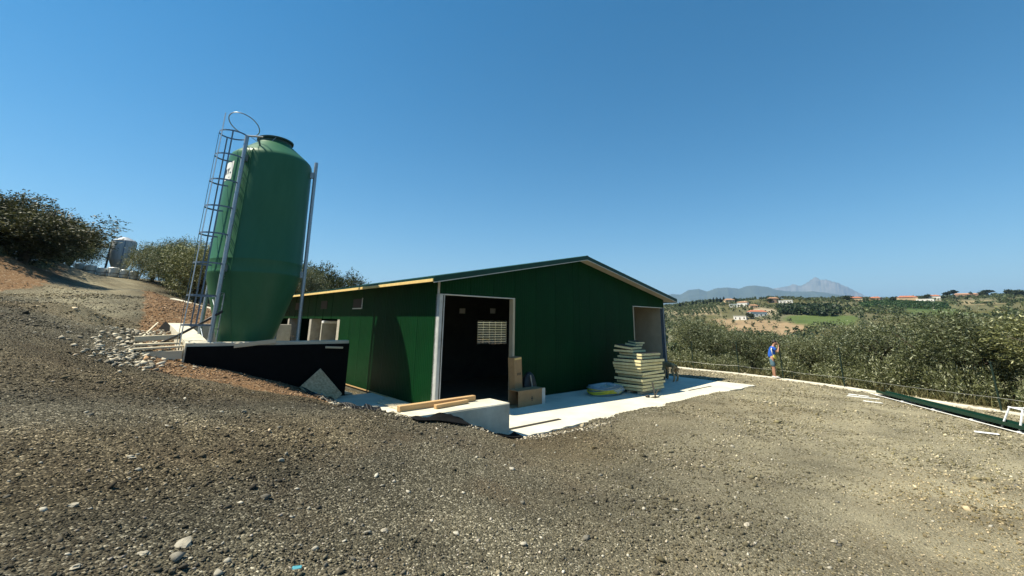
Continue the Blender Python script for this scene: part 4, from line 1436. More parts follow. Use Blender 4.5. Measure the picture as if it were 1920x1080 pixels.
for (x, y), h_, lb in posts[:5] + posts[6:]:
    z0 = H(x, y)
    r_ = empty('fence_post', (x, y, z0 - .1))
    tag(r_, lb, 'fence post', 'fence posts along the olive grove')
    MB().tube([(0, 0, 0), (rng.uniform(-.015, .015), rng.uniform(-.015, .015), h_ + .1)], .026, 8).build('post', M['fence_green'], r_, True, R(40))
    MB().bbox(-.03, .03, -.03, .03, h_ + .1, h_ + .13, .006).build('cap', M['fence_green'], r_)
pp = sorted([p[0] for p in posts], key=lambda q: -q[1])
for hz, lb in ((.42, 'lower tension wire strung between the fence posts'),):
    pts = []
    for (x0, y0), (x1, y1) in zip(pp[:-1], pp[1:]):
        for k_ in range(8):
            t = k_ / 8
            x, y = x0 + (x1 - x0) * t, y0 + (y1 - y0) * t
            z = (H(x0, y0) * (1 - t) + H(x1, y1) * t) + hz - .12 * t * (1 - t)
            pts.append((x - .03, y, z))
    tag(MB().tube(pts, .0045, 5).build('fence_wire', M['wire']), lb, 'wire')
# long green roof trims stacked on white battens
tr = empty('trim_stack', (12.9, 13.7, -.03))
dv = Vector((13.5 - 12.15, 16.6 - 10.4, 0))
tr.rotation_euler = (0, 0, math.atan2(dv.y, dv.x))
tag(tr, 'long dark green folded metal trims stacked on white battens by the fence', 'metal trim')
for k_ in range(5):
    MB().bbox(-2.9 + k_ * 1.4, -2.82 + k_ * 1.4, -.30, .24, 0, .05, .006).build('batten', M['white_plastic'], tr)
for k_ in range(3):
    zz = .052 + .03 * k_
    y0 = -.30 + .12 * k_
    v, f = [], []
    sect = [(y0, zz + .09), (y0 + .004, zz), (y0 + .30, zz), (y0 + .31, zz + .09), (y0 + .302, zz + .09), (y0 + .296, zz + .008), (y0 + .012, zz + .008), (y0 + .008, zz + .09)]
    for x in (-3.3, 3.1 - .2 * k_):
        v += [(x, y, z) for y, z in sect]
    n = len(sect)
    f = [(i, (i + 1) % n, n + (i + 1) % n, n + i) for i in range(n)] + [tuple(range(n))[::-1], tuple(range(n, 2 * n))]
    MB().add(v, f).build('trim_profile', M['trim_green'], tr)
MB().bbox(-3.3, 3.0, .262, .285, .025, .045, .004).build('white_edge', M['white_plastic'], tr)
for (x, y, an, ln, lb) in ((12.35, 15.9, 2.3, .9, 'white strip of offcut trim lying left of the green trims'), (12.55, 16.35, 2.2, .6, 'short white offcut at the near end of the green trims'),
                           (11.95, 15.0, 2.15, .5, 'white offcut lying farthest onto the gravel by the trims'), (11.25, 10.9, 2.5, .4, 'single white offcut on the gravel at the right edge')):
    o = MB().bbox(-ln / 2, ln / 2, -.05, .05, 0, .02, .004, jit=.004).build('white_offcut', M['white_plastic'])
    o.location = (x, y, H(x, y) + .02)
    o.rotation_euler = (0, 0, an)
    tag(o, lb, 'offcut')
wf = empty('trestle', (12.75, 11.15, -.03))
wf.rotation_euler = (0, 0, R(70))
tag(wf, 'white metal trestle frame cut by the right edge of the picture', 'trestle')
for p, q in (((-.3, 0, 0), (-.22, 0, .5)), ((.3, 0, 0), (.22, 0, .5)), ((-.3, .5, 0), (-.22, .3, .5)), ((.3, .5, 0), (.22, .3, .5))):
    MB().tube([p, q], .022, 6).build('leg', M['white_plastic'], wf)
for p, q in (((-.25, 0, .5), (.25, 0, .5)), ((-.25, .3, .5), (.25, .3, .5)), ((-.22, -.02, .49), (-.22, .32, .49)), ((.22, -.02, .49), (.22, .32, .49)), ((-.28, 0, .15), (.28, 0, .15))):
    MB().tube([p, q], .022, 6).build('rail', M['white_plastic'], wf)

# ------------------------------------------------------------------ figures
def skin_mesh(name, pts, edges, radii, mat, parent, root=0, sub=2):
    me = bpy.data.meshes.new(name)
    me.from_pydata([tuple(p) for p in pts], edges, [])
    o = bpy.data.objects.new(name, me)
    COL.objects.link(o)
    sk = o.modifiers.new('skin', 'SKIN')
    sk.use_smooth_shade = True
    sk.branch_smoothing = .6
    if not me.skin_vertices:
        bpy.context.view_layer.objects.active = o
        o.select_set(True)
        bpy.ops.mesh.customdata_skin_add() if not me.skin_vertices else None
    sv = me.skin_vertices[0].data
    for i, r_ in enumerate(radii):
        sv[i].radius = r_ if isinstance(r_, tuple) else (r_, r_)
        sv[i].use_root = (i == root)
    o.modifiers.new('sub', 'SUBSURF').levels = sub
    o.modifiers['sub'].render_levels = sub
    dg = bpy.context.evaluated_depsgraph_get()
    me2 = bpy.data.meshes.new_from_object(o.evaluated_get(dg))
    bpy.data.objects.remove(o)
    me2.materials.clear()
    me2.materials.append(mat)
    me2.polygons.foreach_set('use_smooth', [True] * len(me2.polygons))
    return link(bpy.data.objects.new(name, me2), parent)
# the man: local x = where he faces, y = his left, z up
mx, my = 12.34, 21.06
man = empty('person', (mx, my, H(mx, my) + .05), math.atan2(-.51, .86))
tag(man, 'man in blue jersey and denim shorts leaning on a fence post, hands at face', 'person')
P = [(0, 0, .90), (.02, 0, 1.08), (.06, 0, 1.27), (.10, 0, 1.41), (.14, 0, 1.475), (.19, .0, 1.53), (.20, 0, 1.60),      # 0-6 pelvis..head
     (-.01, .10, .86), (.02, .11, .47), (.0, .12, .09), (.13, .13, .035),        # 7-10 left leg
     (.01, -.10, .86), (.06, -.11, .47), (.06, -.12, .09), (.19, -.13, .035),     # 11-14 right leg
     (.10, .18, 1.385), (.27, .22, 1.17), (.34, .10, 1.40),                        # 15-17 left arm
     (.10, -.18, 1.385), (.28, -.20, 1.16), (.34, -.08, 1.42)]                     # 18-20 right arm
E_ = [(0, 1), (1, 2), (2, 3), (3, 4), (4, 5), (5, 6), (0, 7), (7, 8), (8, 9), (9, 10), (0, 11), (11, 12), (12, 13), (13, 14), (3, 15), (15, 16), (16, 17), (3, 18), (18, 19), (19, 20)]
Rr = [(.115, .15), (.10, .14), (.115, .165), (.095, .15), .055, .085, .088, .085, .058, .04, .035, .085, .058, .04, .035, .055, .042, .03, .055, .042, .03]
bodym = skin_mesh('body', P, E_, Rr, M['skin'], man)
# head details
hd = MB()
def blob(name, c, s, mat, parent, sub=3):
    bm = bmesh.new()
    bmesh.ops.create_icosphere(bm, subdivisions=sub, radius=1)
    for v in bm.verts:
        v.co = Vector((c[0] + v.co.x * s[0], c[1] + v.co.y * s[1], c[2] + v.co.z * s[2]))
    me = bpy.data.meshes.new(name)
    bm.to_mesh(me); bm.free()
    me.materials.append(mat)
    me.polygons.foreach_set('use_smooth', [True] * len(me.polygons))
    return link(bpy.data.objects.new(name, me), parent)
blob('head', (.205, 0, 1.585), (.10, .076, .115), M['skin'], man)
blob('hair', (.185, 0, 1.622), (.105, .083, .095), M['hair'], man)
blob('nose', (.305, 0, 1.55), (.02, .014, .022), M['skin'], man, 2)
for s_ in (-1, 1):
    blob('ear', (.195, .078 * s_, 1.575), (.022, .012, .03), M['skin'], man, 2)
    blob('eye', (.288, .032 * s_, 1.585), (.012, .012, .01), M['hair'], man, 2)
    # hands with fingers, raised to the face
    w_ = Vector((.34, .10 if s_ > 0 else -.08, 1.41))
    pl_ = w_ + Vector((.0, -.03 * s_, .07))
    hp = [w_, pl_]
    he = [(0, 1)]
    hr = [.028, .034]
    for k_, (dy, ln) in enumerate(((.026, .075), (.009, .085), (-.009, .08), (-.026, .062))):
        b0 = pl_ + Vector((.0, dy, .025))
        n0 = len(hp)
        hp += [b0, b0 + Vector((-.015, -.004 * s_, ln * .55)), b0 + Vector((-.04, -.006 * s_, ln))]
        he += [(1, n0), (n0, n0 + 1), (n0 + 1, n0 + 2)]
        hr += [.010, .009, .008]
    n0 = len(hp)
    hp += [pl_ + Vector((-.02, -.03 * s_, -.01)), pl_ + Vector((-.045, -.035 * s_, .03))]
    he += [(1, n0), (n0, n0 + 1)]
    hr += [.011, .009]
    skin_mesh('hand', hp, he, hr, M['skin'], man, 0, 1)
shirt = skin_mesh('jersey', [(-.01, 0, .86), P[1], P[2], P[3], (.12, 0, 1.44), P[15], (.20, .205, 1.26), P[18], (.21, -.195, 1.25)],
                  [(0, 1), (1, 2), (2, 3), (3, 4), (3, 5), (5, 6), (3, 7), (7, 8)],
                  [(.125, .165), (.125, .165), (.135, .185), (.115, .17), .075, .08, .068, .08, .068], M['shirt_blue'], man)
skin_mesh('undershirt', [(.055, -.03, .865), (.06, -.03, .94), (.085, -.03, 1.12)], [(0, 1), (1, 2)], [(.105, .16), (.10, .155), (.075, .10)], M['shirt_yellow'], man)
for s_ in (-1, 1):
    MB().tube([(.13, .10 * s_, 1.44), (.08, .165 * s_, 1.40), (.03, .185 * s_, 1.30), (.06, .19 * s_, 1.0)], [.022, .03, .03, .012], 6).build('white_stripe', M['shirt_white'], man, True)
skin_mesh('shorts', [(0, 0, .93), (0, 0, .86), (-.01, .10, .78), (.012, .11, .50), (.01, -.10, .78), (.048, -.11, .50)], [(0, 1), (1, 2), (2, 3), (1, 4), (4, 5)],
          [(.125, .165), (.12, .16), .105, .088, .105, .088], M['denim'], man)
for c_ in ((.05, .125, .045), (.11, -.125, .045)):
    blob('shoe', c_, (.14, .052, .05), M['shoe'], man)

# the dog: local x = forward, z up
dg_ = empty('dog', (*AB(11.35, -.85).xy, 0), 1.95)
dg_.scale = (1.12, 1.12, 1.12)
tag(dg_, 'tan short haired dog standing in the shade beside the panel stack, rump towards us', 'dog')
DP = [(-.02, 0, .62), (.18, 0, .60), (.38, 0, .585), (.52, 0, .60), (.64, 0, .66), (.74, 0, .64), (.84, 0, .57), (.92, 0, .54),      # pelvis, loin, rib, chest, neck, skull, muzzle
      (-.05, .085, .50), (.03, .095, .36), (-.10, .095, .22), (-.07, .095, .06), (.0, .095, .025),                                          # 8-12 left hind
      (-.05, -.085, .50), (.05, -.095, .36), (-.07, -.095, .22), (-.04, -.095, .06), (.03, -.095, .025),                                     # 13-17 right hind
      (.45, .085, .45), (.42, .09, .30), (.43, .09, .10), (.48, .09, .025),                                                                   # 18-21 left fore
      (.47, -.085, .45), (.46, -.09, .30), (.47, -.09, .10), (.52, -.09, .025),                                                                # 22-25 right fore
      (-.12, 0, .60), (-.20, 0, .47), (-.22, 0, .34)]                                                                                           # 26-28 tail
DE = [(0, 1), (1, 2), (2, 3), (3, 4), (4, 5), (5, 6), (6, 7), (0, 8), (8, 9), (9, 10), (10, 11), (11, 12), (0, 13), (13, 14), (14, 15), (15, 16), (16, 17),
      (3, 18), (18, 19), (19, 20), (20, 21), (3, 22), (22, 23), (23, 24), (24, 25), (0, 26), (26, 27), (27, 28)]
DR = [(.115, .12), (.10, .105), (.13, .155), (.12, .15), .085, .085, .06, .045, .10, .062, .038, .03, .032, .10, .062, .038, .03, .032, .07, .045, .033, .034, .07, .045, .033, .034, .03, .022, .015]
skin_mesh('body', DP, DE, DR, M['fur'], dg_)
for s_ in (-1, 1):
    ear = blob('ear', (.70, .085 * s_, .65), (.045, .016, .075), M['fur_dark'], dg_, 2)
    blob('eye', (.80, .045 * s_, .635), (.011, .011, .011), M['hair'], dg_, 2)
blob('nose', (.965, 0, .545), (.02, .022, .018), M['hair'], dg_, 2)
# ------------------------------------------------------------------ vegetation
def leaf_quads(C_, D_, L, Wd, rs_):
    """pointed leaves: centre, direction, length, width -> verts, faces"""
    n = len(C_)
    D_ = D_ / (np.linalg.norm(D_, axis=1, keepdims=True) + 1e-9)
    rv = rs_.normal(size=(n, 3))
    S = np.cross(D_, rv)
    S /= (np.linalg.norm(S, axis=1, keepdims=True) + 1e-9)
    v = np.stack([C_ - D_ * L[:, None] / 2, C_ + S * Wd[:, None] / 2, C_ + D_ * L[:, None] / 2, C_ - S * Wd[:, None] / 2], 1)
    f = np.arange(n * 4).reshape(n, 4)
    return v.reshape(-1, 3), f
def crown(blobs, ntwig, lpt, tl, ll, lw, seed, cols, up=.25, name='crown', shell=.45):
    """leaves along twigs, the twigs spread through a set of ellipsoids"""
    rs_ = np.random.default_rng(seed)
    B = np.array(blobs, float)
    wt = B[:, 3] * B[:, 4] * B[:, 5]
    idx = rs_.choice(len(B), ntwig, p=wt / wt.sum())
    idx = idx
    u_ = rs_.normal(size=(ntwig, 3))
    u_ /= np.linalg.norm(u_, axis=1, keepdims=True)
    rad = rs_.random(ntwig) ** shell
    # ragged outline
    lump = 1 + .22 * np.sin(5 * u_[:, 0] + B[idx, 0] * 3) * np.sin(4 * u_[:, 2] + B[idx, 1] * 5) + rs_.normal(0, .07, ntwig)
    base = B[idx, :3] + u_ * B[idx, 3:6] * (rad * lump)[:, None]
    d = u_ * .8 + np.array([0, 0, up]) + rs_.normal(0, .45, (ntwig, 3))
    d /= np.linalg.norm(d, axis=1, keepdims=True)
    t = rs_.random((ntwig, lpt)) * tl
    C_ = base[:, None] + d[:, None] * t[..., None] + rs_.normal(0, .03 + .08 * tl, (ntwig, lpt, 3))
    D_ = d[:, None] * .9 + rs_.normal(0, .6, (ntwig, lpt, 3))
    n = ntwig * lpt
    L = ll * rs_.uniform(.6, 1.3, n)
    Wd = lw * rs_.uniform(.7, 1.3, n)
    V, F = leaf_quads(C_.reshape(-1, 3), D_.reshape(-1, 3), L, Wd, rs_)
    ca, cb, cc_ = (np.array(c) for c in cols)
    tone = np.repeat(rs_.random(ntwig), lpt)[:, None]
    col = ca * (1 - tone) + cb * tone
    pale = rs_.random(n)[:, None] < .14
    col = np.where(pale, cc_, col) * rs_.uniform(.75, 1.25, (n, 1))
    me = bpy.data.meshes.new(name)
    me.vertices.add(len(V)); me.vertices.foreach_set('co', V.astype(np.float32).ravel())
    me.loops.add(F.size); me.loops.foreach_set('vertex_index', F.ravel().astype(np.int32))
    me.polygons.add(len(F)); me.polygons.foreach_set('loop_start', np.arange(0, F.size, 4, dtype=np.int32))
    me.update(calc_edges=True)
    at = me.attributes.new('leafcol', 'FLOAT_COLOR', 'POINT')
    c4 = np.repeat(np.concatenate([col, np.ones((n, 1))], 1), 4, 0)
    at.data.foreach_set('color', c4.astype(np.float32).ravel())
    me.materials.append(M['leaf'])
    return me
def trunk_mesh(h, r, limbs, seed, spread=1.4):
    rr_ = random.Random(seed)
    mb = MB()
    top = Vector((rr_.uniform(-.15, .15), rr_.uniform(-.15, .15), h * .34))
    mb.tube([(0, 0, -.5), (.02, 0, 0), (rr_.uniform(-.1, .1), rr_.uniform(-.08, .08), h * .17), top], [r * 1.5, r * 1.2, r, r * .85], 9)
    for k in range(limbs):
        an = 2 * math.pi * k / limbs + rr_.uniform(-.4, .4)
        e = Vector((math.cos(an) * spread * rr_.uniform(.6, 1.1), math.sin(an) * spread * rr_.uniform(.6, 1.1), h * rr_.uniform(.62, .9)))
        mid = top.lerp(e, .5) + Vector((rr_.uniform(-.2, .2), rr_.uniform(-.2, .2), rr_.uniform(-.1, .3)))
        mb.tube([top, mid, e], [r * .55, r * .36, r * .1], 6)
        for q in range(3):
            e2 = mid.lerp(e, rr_.uniform(.1, .8)) + Vector((rr_.uniform(-.8, .8), rr_.uniform(-.8, .8), rr_.uniform(.2, .8)))
            mb.tube([mid.lerp(e, rr_.uniform(0, .4)), e2], [r * .22, r * .05], 5)
    o = mb.build('trunk', M['bark'], None, True)
    me = o.data
    bpy.data.objects.remove(o)
    return me
def tree(name, cme, tme, loc, scale, rz, label, cat, group):
    r_ = empty(name, loc, rz)
    r_.scale = scale if isinstance(scale, tuple) else (scale,) * 3
    tag(r_, label, cat, group)
    link(bpy.data.objects.new('trunk', tme), r_)
    link(bpy.data.objects.new('crown', cme), r_)
    return r_
OLIVE = ((.052, .064, .022), (.175, .185, .078), (.42, .43, .28))
DARK = ((.026, .032, .012), (.065, .07, .027), (.16, .16, .08))
OAK = ((.022, .035, .012), (.055, .07, .022), (.11, .13, .05))
PINE = ((.012, .024, .010), (.028, .045, .016), (.05, .07, .03))
def obl(seed, rx, rz_, zc, n):
    rr_ = random.Random(seed)
    L = [(0, 0, zc, rx * .62, rx * .62, rz_ * .8)]
    for k in range(n):
        an = 2 * math.pi * k / n + rr_.uniform(-.4, .4)
        d = rx * rr_.uniform(.45, .72)
        s = rx * rr_.uniform(.28, .48)
        L.append((d * math.cos(an), d * math.sin(an), zc + rr_.uniform(-.45, .5) * rz_, s, s, s * rr_.uniform(.8, 1.1)))
    return L
TINT = [(1, 1, 1), (.8, .84, .86), (1.15, 1.12, .95), (.95, 1.0, 1.08), (.7, .74, .72)]
olive_c = [crown(obl(20 + s, 2.25, 2.0, 2.7, 9), 1900, 10, .5, .15, .038, 30 + s, tuple(tuple(c * k for c, k in zip(col, TINT[s])) for col in OLIVE), .3, shell=.36) for s in range(5)]
olive_t = [trunk_mesh(4.2, .17, 5, 50 + s) for s in range(3)]
OL = [  # x, y, height of the top above the apron, width, label
    (13.2, 30.0, 3.1, .95, 'olive tree just right of the building corner beyond the fence'),
    (14.6, 27.0, 2.3, .95, 'olive tree behind the fence between the building and the man'),
    (14.6, 33.8, 3.0, 1.0, 'olive tree farther back beside the building corner'),
    (16.2, 24.0, 2.15, .95, 'olive tree directly behind the man at the fence'),
    (17.8, 28.5, 1.9, .98, 'olive tree second row behind the man'),
    (16.7, 20.4, 2.8, 1.0, 'olive tree right of the man behind the first post'),
    (17.2, 17.0, 3.35, 1.05, 'large olive tree behind the fence right of the man, before the green trims'),
    (17.8, 13.4, 3.5, 1.1, 'large olive tree behind the left part of the green trims'),
    (18.6, 9.8, 3.6, 1.15, 'large olive tree at the right edge behind the green trims'),
    (20.6, 23.9, 2.2, 1.05, 'olive tree second row right of the man'),
    (21.4, 19.6, 3.2, 1.15, 'tall olive tree second row, right of the middle post'),
    (22.0, 15.2, 3.7, 1.2, 'tall olive tree second row behind the green trims'),
    (23.0, 11.0, 4.0, 1.25, 'tall olive tree second row at the right edge'),
    (25.0, 27.0, 1.5, 1.1, 'olive tree third row down the slope behind the man'),
    (27.0, 20.0, 2.9, 1.25, 'olive tree third row down the slope towards the right'),
    (28.0, 13.5, 3.6, 1.3, 'olive tree third row at the far right'),
    (19.6, 5.5, 3.3, 1.2, 'olive tree beyond the right edge of the picture'),
    (20.0, 33.5, 1.9, 1.0, 'olive tree third row far behind the building corner')]
for i, (x, y, zt, wd, lb) in enumerate(OL):
    z0 = H(x, y) - .15
    sz = (zt - z0) / 5.0
    tree('olive_tree', olive_c[(i * 3 + 1) % 5], olive_t[i % 3], (x, y, z0), (wd * rng.uniform(.95, 1.08), wd * rng.uniform(.95, 1.08), sz), rng.uniform(0, 6.2), lb, 'olive tree', 'olive trees beyond the fence')
# low scrub and suckers under the olives close the gap to the kerb
scrub_c = crown([(0, 0, .45, .9, .9, .55), (.6, .3, .35, .6, .6, .45), (-.6, -.2, .35, .6, .5, .4)], 520, 8, .4, .13, .032, 91, OLIVE, .5)
k_ = 0
SCL = ['building end', 'man', 'first post right of the man', 'green trims', 'right edge']
sc_pts = []
NTH = ORD[:1] + ORD[1:] + ['seventeenth', 'eighteenth', 'nineteenth', 'twentieth', 'twenty first', 'twenty second', 'twenty third']
y = 29.5
while y > 8:
    x = float(fence_x(np.array([y]))[0]) + 1.25 + rng.uniform(-.1, .5)
    sc_pts.append((x, y))
    y -= rng.uniform(1.5, 2.6)
for i, (x, y) in enumerate(sc_pts):
    r_ = empty('olive_sucker', (x, y, H(x, y)), rng.uniform(0, 6))
    r_.scale = (rng.uniform(.7, 1.1),) * 2 + (rng.uniform(.6, 1.2),)
    link(bpy.data.objects.new('foliage', scrub_c), r_)
    tag(r_, ('first' if i == 0 else 'nearest the camera' if i == len(sc_pts) - 1 else NTH[i]) + ' clump of low olive shoots along the fence, counted from the building', 'shrub', 'low shoots behind the fence')
# left: the broad dark tree on the bank and those beyond
dark_c = [crown(obl(60 + s, 2.6, 2.3, 2.3, 10), 2000, 11, .55, .17, .06, 70 + s, DARK, .3) for s in range(2)]
oak_c = [crown(obl(80 + s, 3.0, 2.2, 3.2, 9), 1500, 10, .6, .19, .075, 85 + s, OAK, .25) for s in range(2)]
dark_t = [trunk_mesh(4.6, .15, 5, 75 + s, 1.8) for s in range(2)]
LT = [  # name, crown, x, y, z offset, scale, label
    ('holm_oak', dark_c[0], -29.0, 25.3, 0, (1.5, 1.5, .80), 'broad dark tree standing on the soil bank at the far left'),
    ('holm_oak', dark_c[1], -32.5, 24.5, 0, (1.45, 1.45, .74), 'dark tree cut by the left edge behind the bank'),
    ('holm_oak', dark_c[0], -33.6, 28.0, 0, (1.2, 1.2, .9), 'dark tree behind the broad one, towards the road'),
    ('olive_tree', olive_c[1], -39.0, 36.0, -.7, 1.1, 'olive tree left of the road, next to the broad dark tree'),
    ('olive_tree', olive_c[2], -43.5, 41.0, -.8, 1.05, 'olive tree left of the road just before the grey silo'),
    ('olive_tree', olive_c[0], -37.2, 44.5, -.9, 1.12, 'olive tree right of the grey silo at the road bend'),
    ('olive_tree', olive_c[3], -33.8, 43.0, -.9, 1.2, 'olive tree second right of the grey silo'),
    ('olive_tree', olive_c[1], -30.0, 39.6, -.9, 1.25, 'olive tree between the grey silo and the green silo'),
    ('olive_tree', olive_c[2], -25.4, 35.2, -1.0, 1.3, 'olive tree closest to the green silo on its left'),
    ('olive_tree', olive_c[0], -22.5, 36.5, -.8, 1.2, 'olive tree hidden mostly by the green silo'),
    ('oak_tree', oak_c[0], -28.5, 45.0, 0, .95, 'brownish topped oak behind the olives left of the green silo'),
    ('oak_tree', oak_c[1], -46.5, 44.0, 0, 1.0, 'oak behind the grey silo'),
    ('oak_tree', oak_c[0], -21.8, 48.5, 0, 1.0, 'oak rising behind the roof right beside the green silo leg'),
    ('oak_tree', oak_c[1], -18.6, 48.0, 0, .93, 'rounded oak rising behind the roof, right of the other'),
    ('olive_tree', olive_c[1], -20.4, 42.0, 0, 1.15, 'olive tree behind the roof below the two oaks'),
    ('olive_tree', olive_c[3], -36.0, 47.5, 0, 1.2, 'olive tree behind the grey silo on the right'),
    ('holm_oak', dark_c[1], -38.5, 32.5, -.6, (1.3, 1.3, 1.0), 'dark tree on the bank behind the broad one, on its left'),
    ('holm_oak', dark_c[0], -37.5, 29.5, -.6, (1.2, 1.2, .9), 'dark tree on the bank directly behind the broad one'),
    ('olive_tree', olive_c[2], -44.5, 40.5, -.8, 1.15, 'olive tree left of the grey silo, farther from the road'),
    ('olive_tree', olive_c[0], -48.0, 46.5, -.8, 1.2, 'olive tree behind the wrapped bales'),
    ('oak_tree', oak_c[0], -42.0, 52.5, -.8, .9, 'oak closing the view behind the wrapped bales')]
for i, (nm, cm, x, y, dz, s, lb) in enumerate(LT):
    tree(nm, cm, dark_t[i % 2] if nm != 'olive_tree' else olive_t[i % 3], (x, y, H(x, y) - .1 + dz), s, rng.uniform(0, 6.2), lb, 'tree' if nm != 'olive_tree' else 'olive tree', 'trees on the left')
# dry grass tufts on top of the bank
def tufts(n, xs_, ys_, cond, label, h0, h1, col):
    x = nrng.uniform(*xs_, n); y = nrng.uniform(*ys_, n)
    k = cond(x, y)
    x, y = x[k], y[k]
    m_ = 9
    bx = np.repeat(x, m_) + nrng.normal(0, .09, len(x) * m_)
    by = np.repeat(y, m_) + nrng.normal(0, .09, len(x) * m_)
    z = surf(bx, by)
    hh = nrng.uniform(h0, h1, len(bx))
    d = np.stack([nrng.normal(0, .4, len(bx)), nrng.normal(0, .4, len(bx)), np.ones(len(bx))], -1)
    V, F = leaf_quads(np.stack([bx, by, z + hh * .4], -1), d, hh, hh * .09, nrng)
    cc_ = np.array(col) * nrng.uniform(.6, 1.4, (len(bx), 1))
    o = np_mesh('dry_grass', V, F, M['leaf'], 'leafcol', np.repeat(cc_, 4, 0))
    tag(o, label, 'grass', kind='stuff')
tufts(1800, (-40, -22), (18, 44), lambda x, y: (zones(x, y)[1] > .45), 'dry grass on the crest of the soil bank', .15, .4, (.20, .17, .08))
tufts(2600, (10, 20), (8, 33), lambda x, y: (x > fence_x(y) + .35), 'dry grass and weeds below the olive trees', .15, .45, (.13, .12, .05))
# ------------------------------------------------------------------ far left: grey silo, wrapped bales, posts
gs = empty('grey_silo', (-44.6, 48.7, 6.2))
tag(gs, 'old grey metal silo with a dark pole among the far trees', 'silo')
MB().lathe([(.25, .3), (1.02, 2.3), (1.06, 2.4), (1.06, 4.55), (1.0, 4.62), (.35, 4.95), (.3, 5.0), (0, 5.02)], 32).build('tank', M['grey_silo'], gs, True, R(30))
for k_ in range(4):
    an = R(45 + 90 * k_)
    MB().tube([(1.08 * math.cos(an), 1.08 * math.sin(an), 0), (1.06 * math.cos(an), 1.06 * math.sin(an), 4.5)], .05, 6).build('leg', M['galv_dark'], gs)
MB().tube([(-.95, -.75, 0), (-.85, -.7, 4.7), (-.2, -.3, 5.1)], .06, 6).build('pole', M['metal_dark'], gs)
MB().lathe([(1.075, 4.5), (1.085, 4.53), (1.075, 4.56)], 32).build('rim', M['galv'], gs)
for i in range(8):
    t = i / 7
    x, y = -43.6 + 5.0 * t, 43.2 + .5 * t + .35 * math.sin(i * 2.1)
    r_ = empty('wrapped_bale', (x, y, H(x, y)), rng.uniform(0, 6))
    hb = rng.uniform(.75, .95)
    MB().lathe([(0, .0), (.33, .0), (.38, .06), (.39, hb * .5), (.38, hb - .06), (.32, hb), (0, hb + .02)], 16).build('bale_body', M['bale_wrap'], r_, True, R(40))
    MB().lathe([(.394, hb * .35), (.4, hb * .38), (.394, hb * .41)], 16).build('wrap_band', M['metal_dark'], r_)
    tag(r_, ('leftmost' if i == 0 else 'rightmost' if i == 7 else ORD[i] + ' from the left') + ' white wrapped bale below the grey silo', 'bale', 'wrapped bales by the road')
beam('concrete_post', (-38.0, 43.9, H(-38, 43.9)), (-37.75, 43.9, H(-38, 43.9) + 1.0), .12, .12, M['concrete'], 'short pale concrete post leaning at the road bend', 'post')
ln = MB().tube([(-30.5, 24.3, H(-30.5, 24.3) + .1), (-31.5, 27.4, H(-31.5, 27.4) + .12), (-35.5, 32.0, H(-35.5, 32.0) + .1), (-40.0, 37.0, H(-40, 37.0) + .1)], .06, 6).build('edge_pipe', M['trim_pale'], None, True)
tag(ln, 'pale pipe laid along the crest of the soil bank', 'pipe')
# white kerb behind the pit
v = [Vector((-18.2, 23.4, H(-18.2, 23.4))), Vector((-14.7, 22.0, H(-14.7, 22.0)))]
beam('kerb_beam', v[0] + Vector((0, 0, .08)), v[1] + Vector((0, 0, .08)), .25, .2, M['concrete'], 'pale concrete kerb on the soil behind the green silo', 'kerb')
plate('black_sheet', [(-13.0, 16.3, 1.85), (-12.7, 16.2, 2.2), (-12.0, 15.9, 1.85), (-12.4, 15.4, 1.75)], .02, M['bitumen'], 'crumpled black plastic sheet on the soil behind the pit corner', 'sheet')
# ------------------------------------------------------------------ the far hillside
def house(x, y, w_, d_, h_, rz, wall, roof, label, nwin=3, group='houses on the far hillside', flat=False, storeys=1):
    z0 = min(H(x - 4, y), H(x + 4, y), H(x, y)) - .5
    r_ = empty('house', (x, y, z0), rz)
    tag(r_, label, 'house', group)
    hh = h_ + .5
    MB().box(-w_ / 2, w_ / 2, -d_ / 2, d_ / 2, 0, hh).build('wall', wall, r_)
    e = .45
    if flat:
        MB().box(-w_ / 2 - .2, w_ / 2 + .2, -d_ / 2 - .2, d_ / 2 + .2, hh + .002, hh + .3).build('roof', roof, r_)
        rf = None
    else:
        rh = d_ * .2
        v = [(-w_ / 2 - e, -d_ / 2 - e, hh), (w_ / 2 + e, -d_ / 2 - e, hh), (w_ / 2 + e, d_ / 2 + e, hh), (-w_ / 2 - e, d_ / 2 + e, hh), (-w_ / 2 + d_ * .25, 0, hh + rh), (w_ / 2 - d_ * .25, 0, hh + rh)]
        rf = MB().add(v, [(0, 1, 5, 4), (1, 2, 5), (2, 3, 4, 5), (3, 0, 4), (3, 2, 1, 0)]).build('roof', roof, r_)
        MB().box(w_ * .15, w_ * .15 + .6, .3, .9, hh + rh * .5, hh + rh + .6).build('chimney', wall, rf)
    for s_ in range(storeys):
        zz = 1.5 + s_ * 2.9
        for k in range(nwin):
            cx = -w_ / 2 + w_ * (k + .5) / nwin
            wn = MB().box(cx - .5, cx + .5, -d_ / 2 - .05, -d_ / 2 - .003, zz, zz + 1.3).build('window', M['window_dark'], r_)
            MB().box(cx - .6, cx + .6, -d_ / 2 - .1, -d_ / 2 - .003, zz - .12, zz - .02).build('sill', M['trim_pale'], wn)
    MB().box(-.55, .55, -d_ / 2 - .06, -d_ / 2 - .055, .5, 1.42).build('door', M['wall_brown'], r_)
    return r_
def face(x, y, off=0.0):                      # turn a front towards the yard
    return math.atan2(y, x) - math.pi / 2 + off
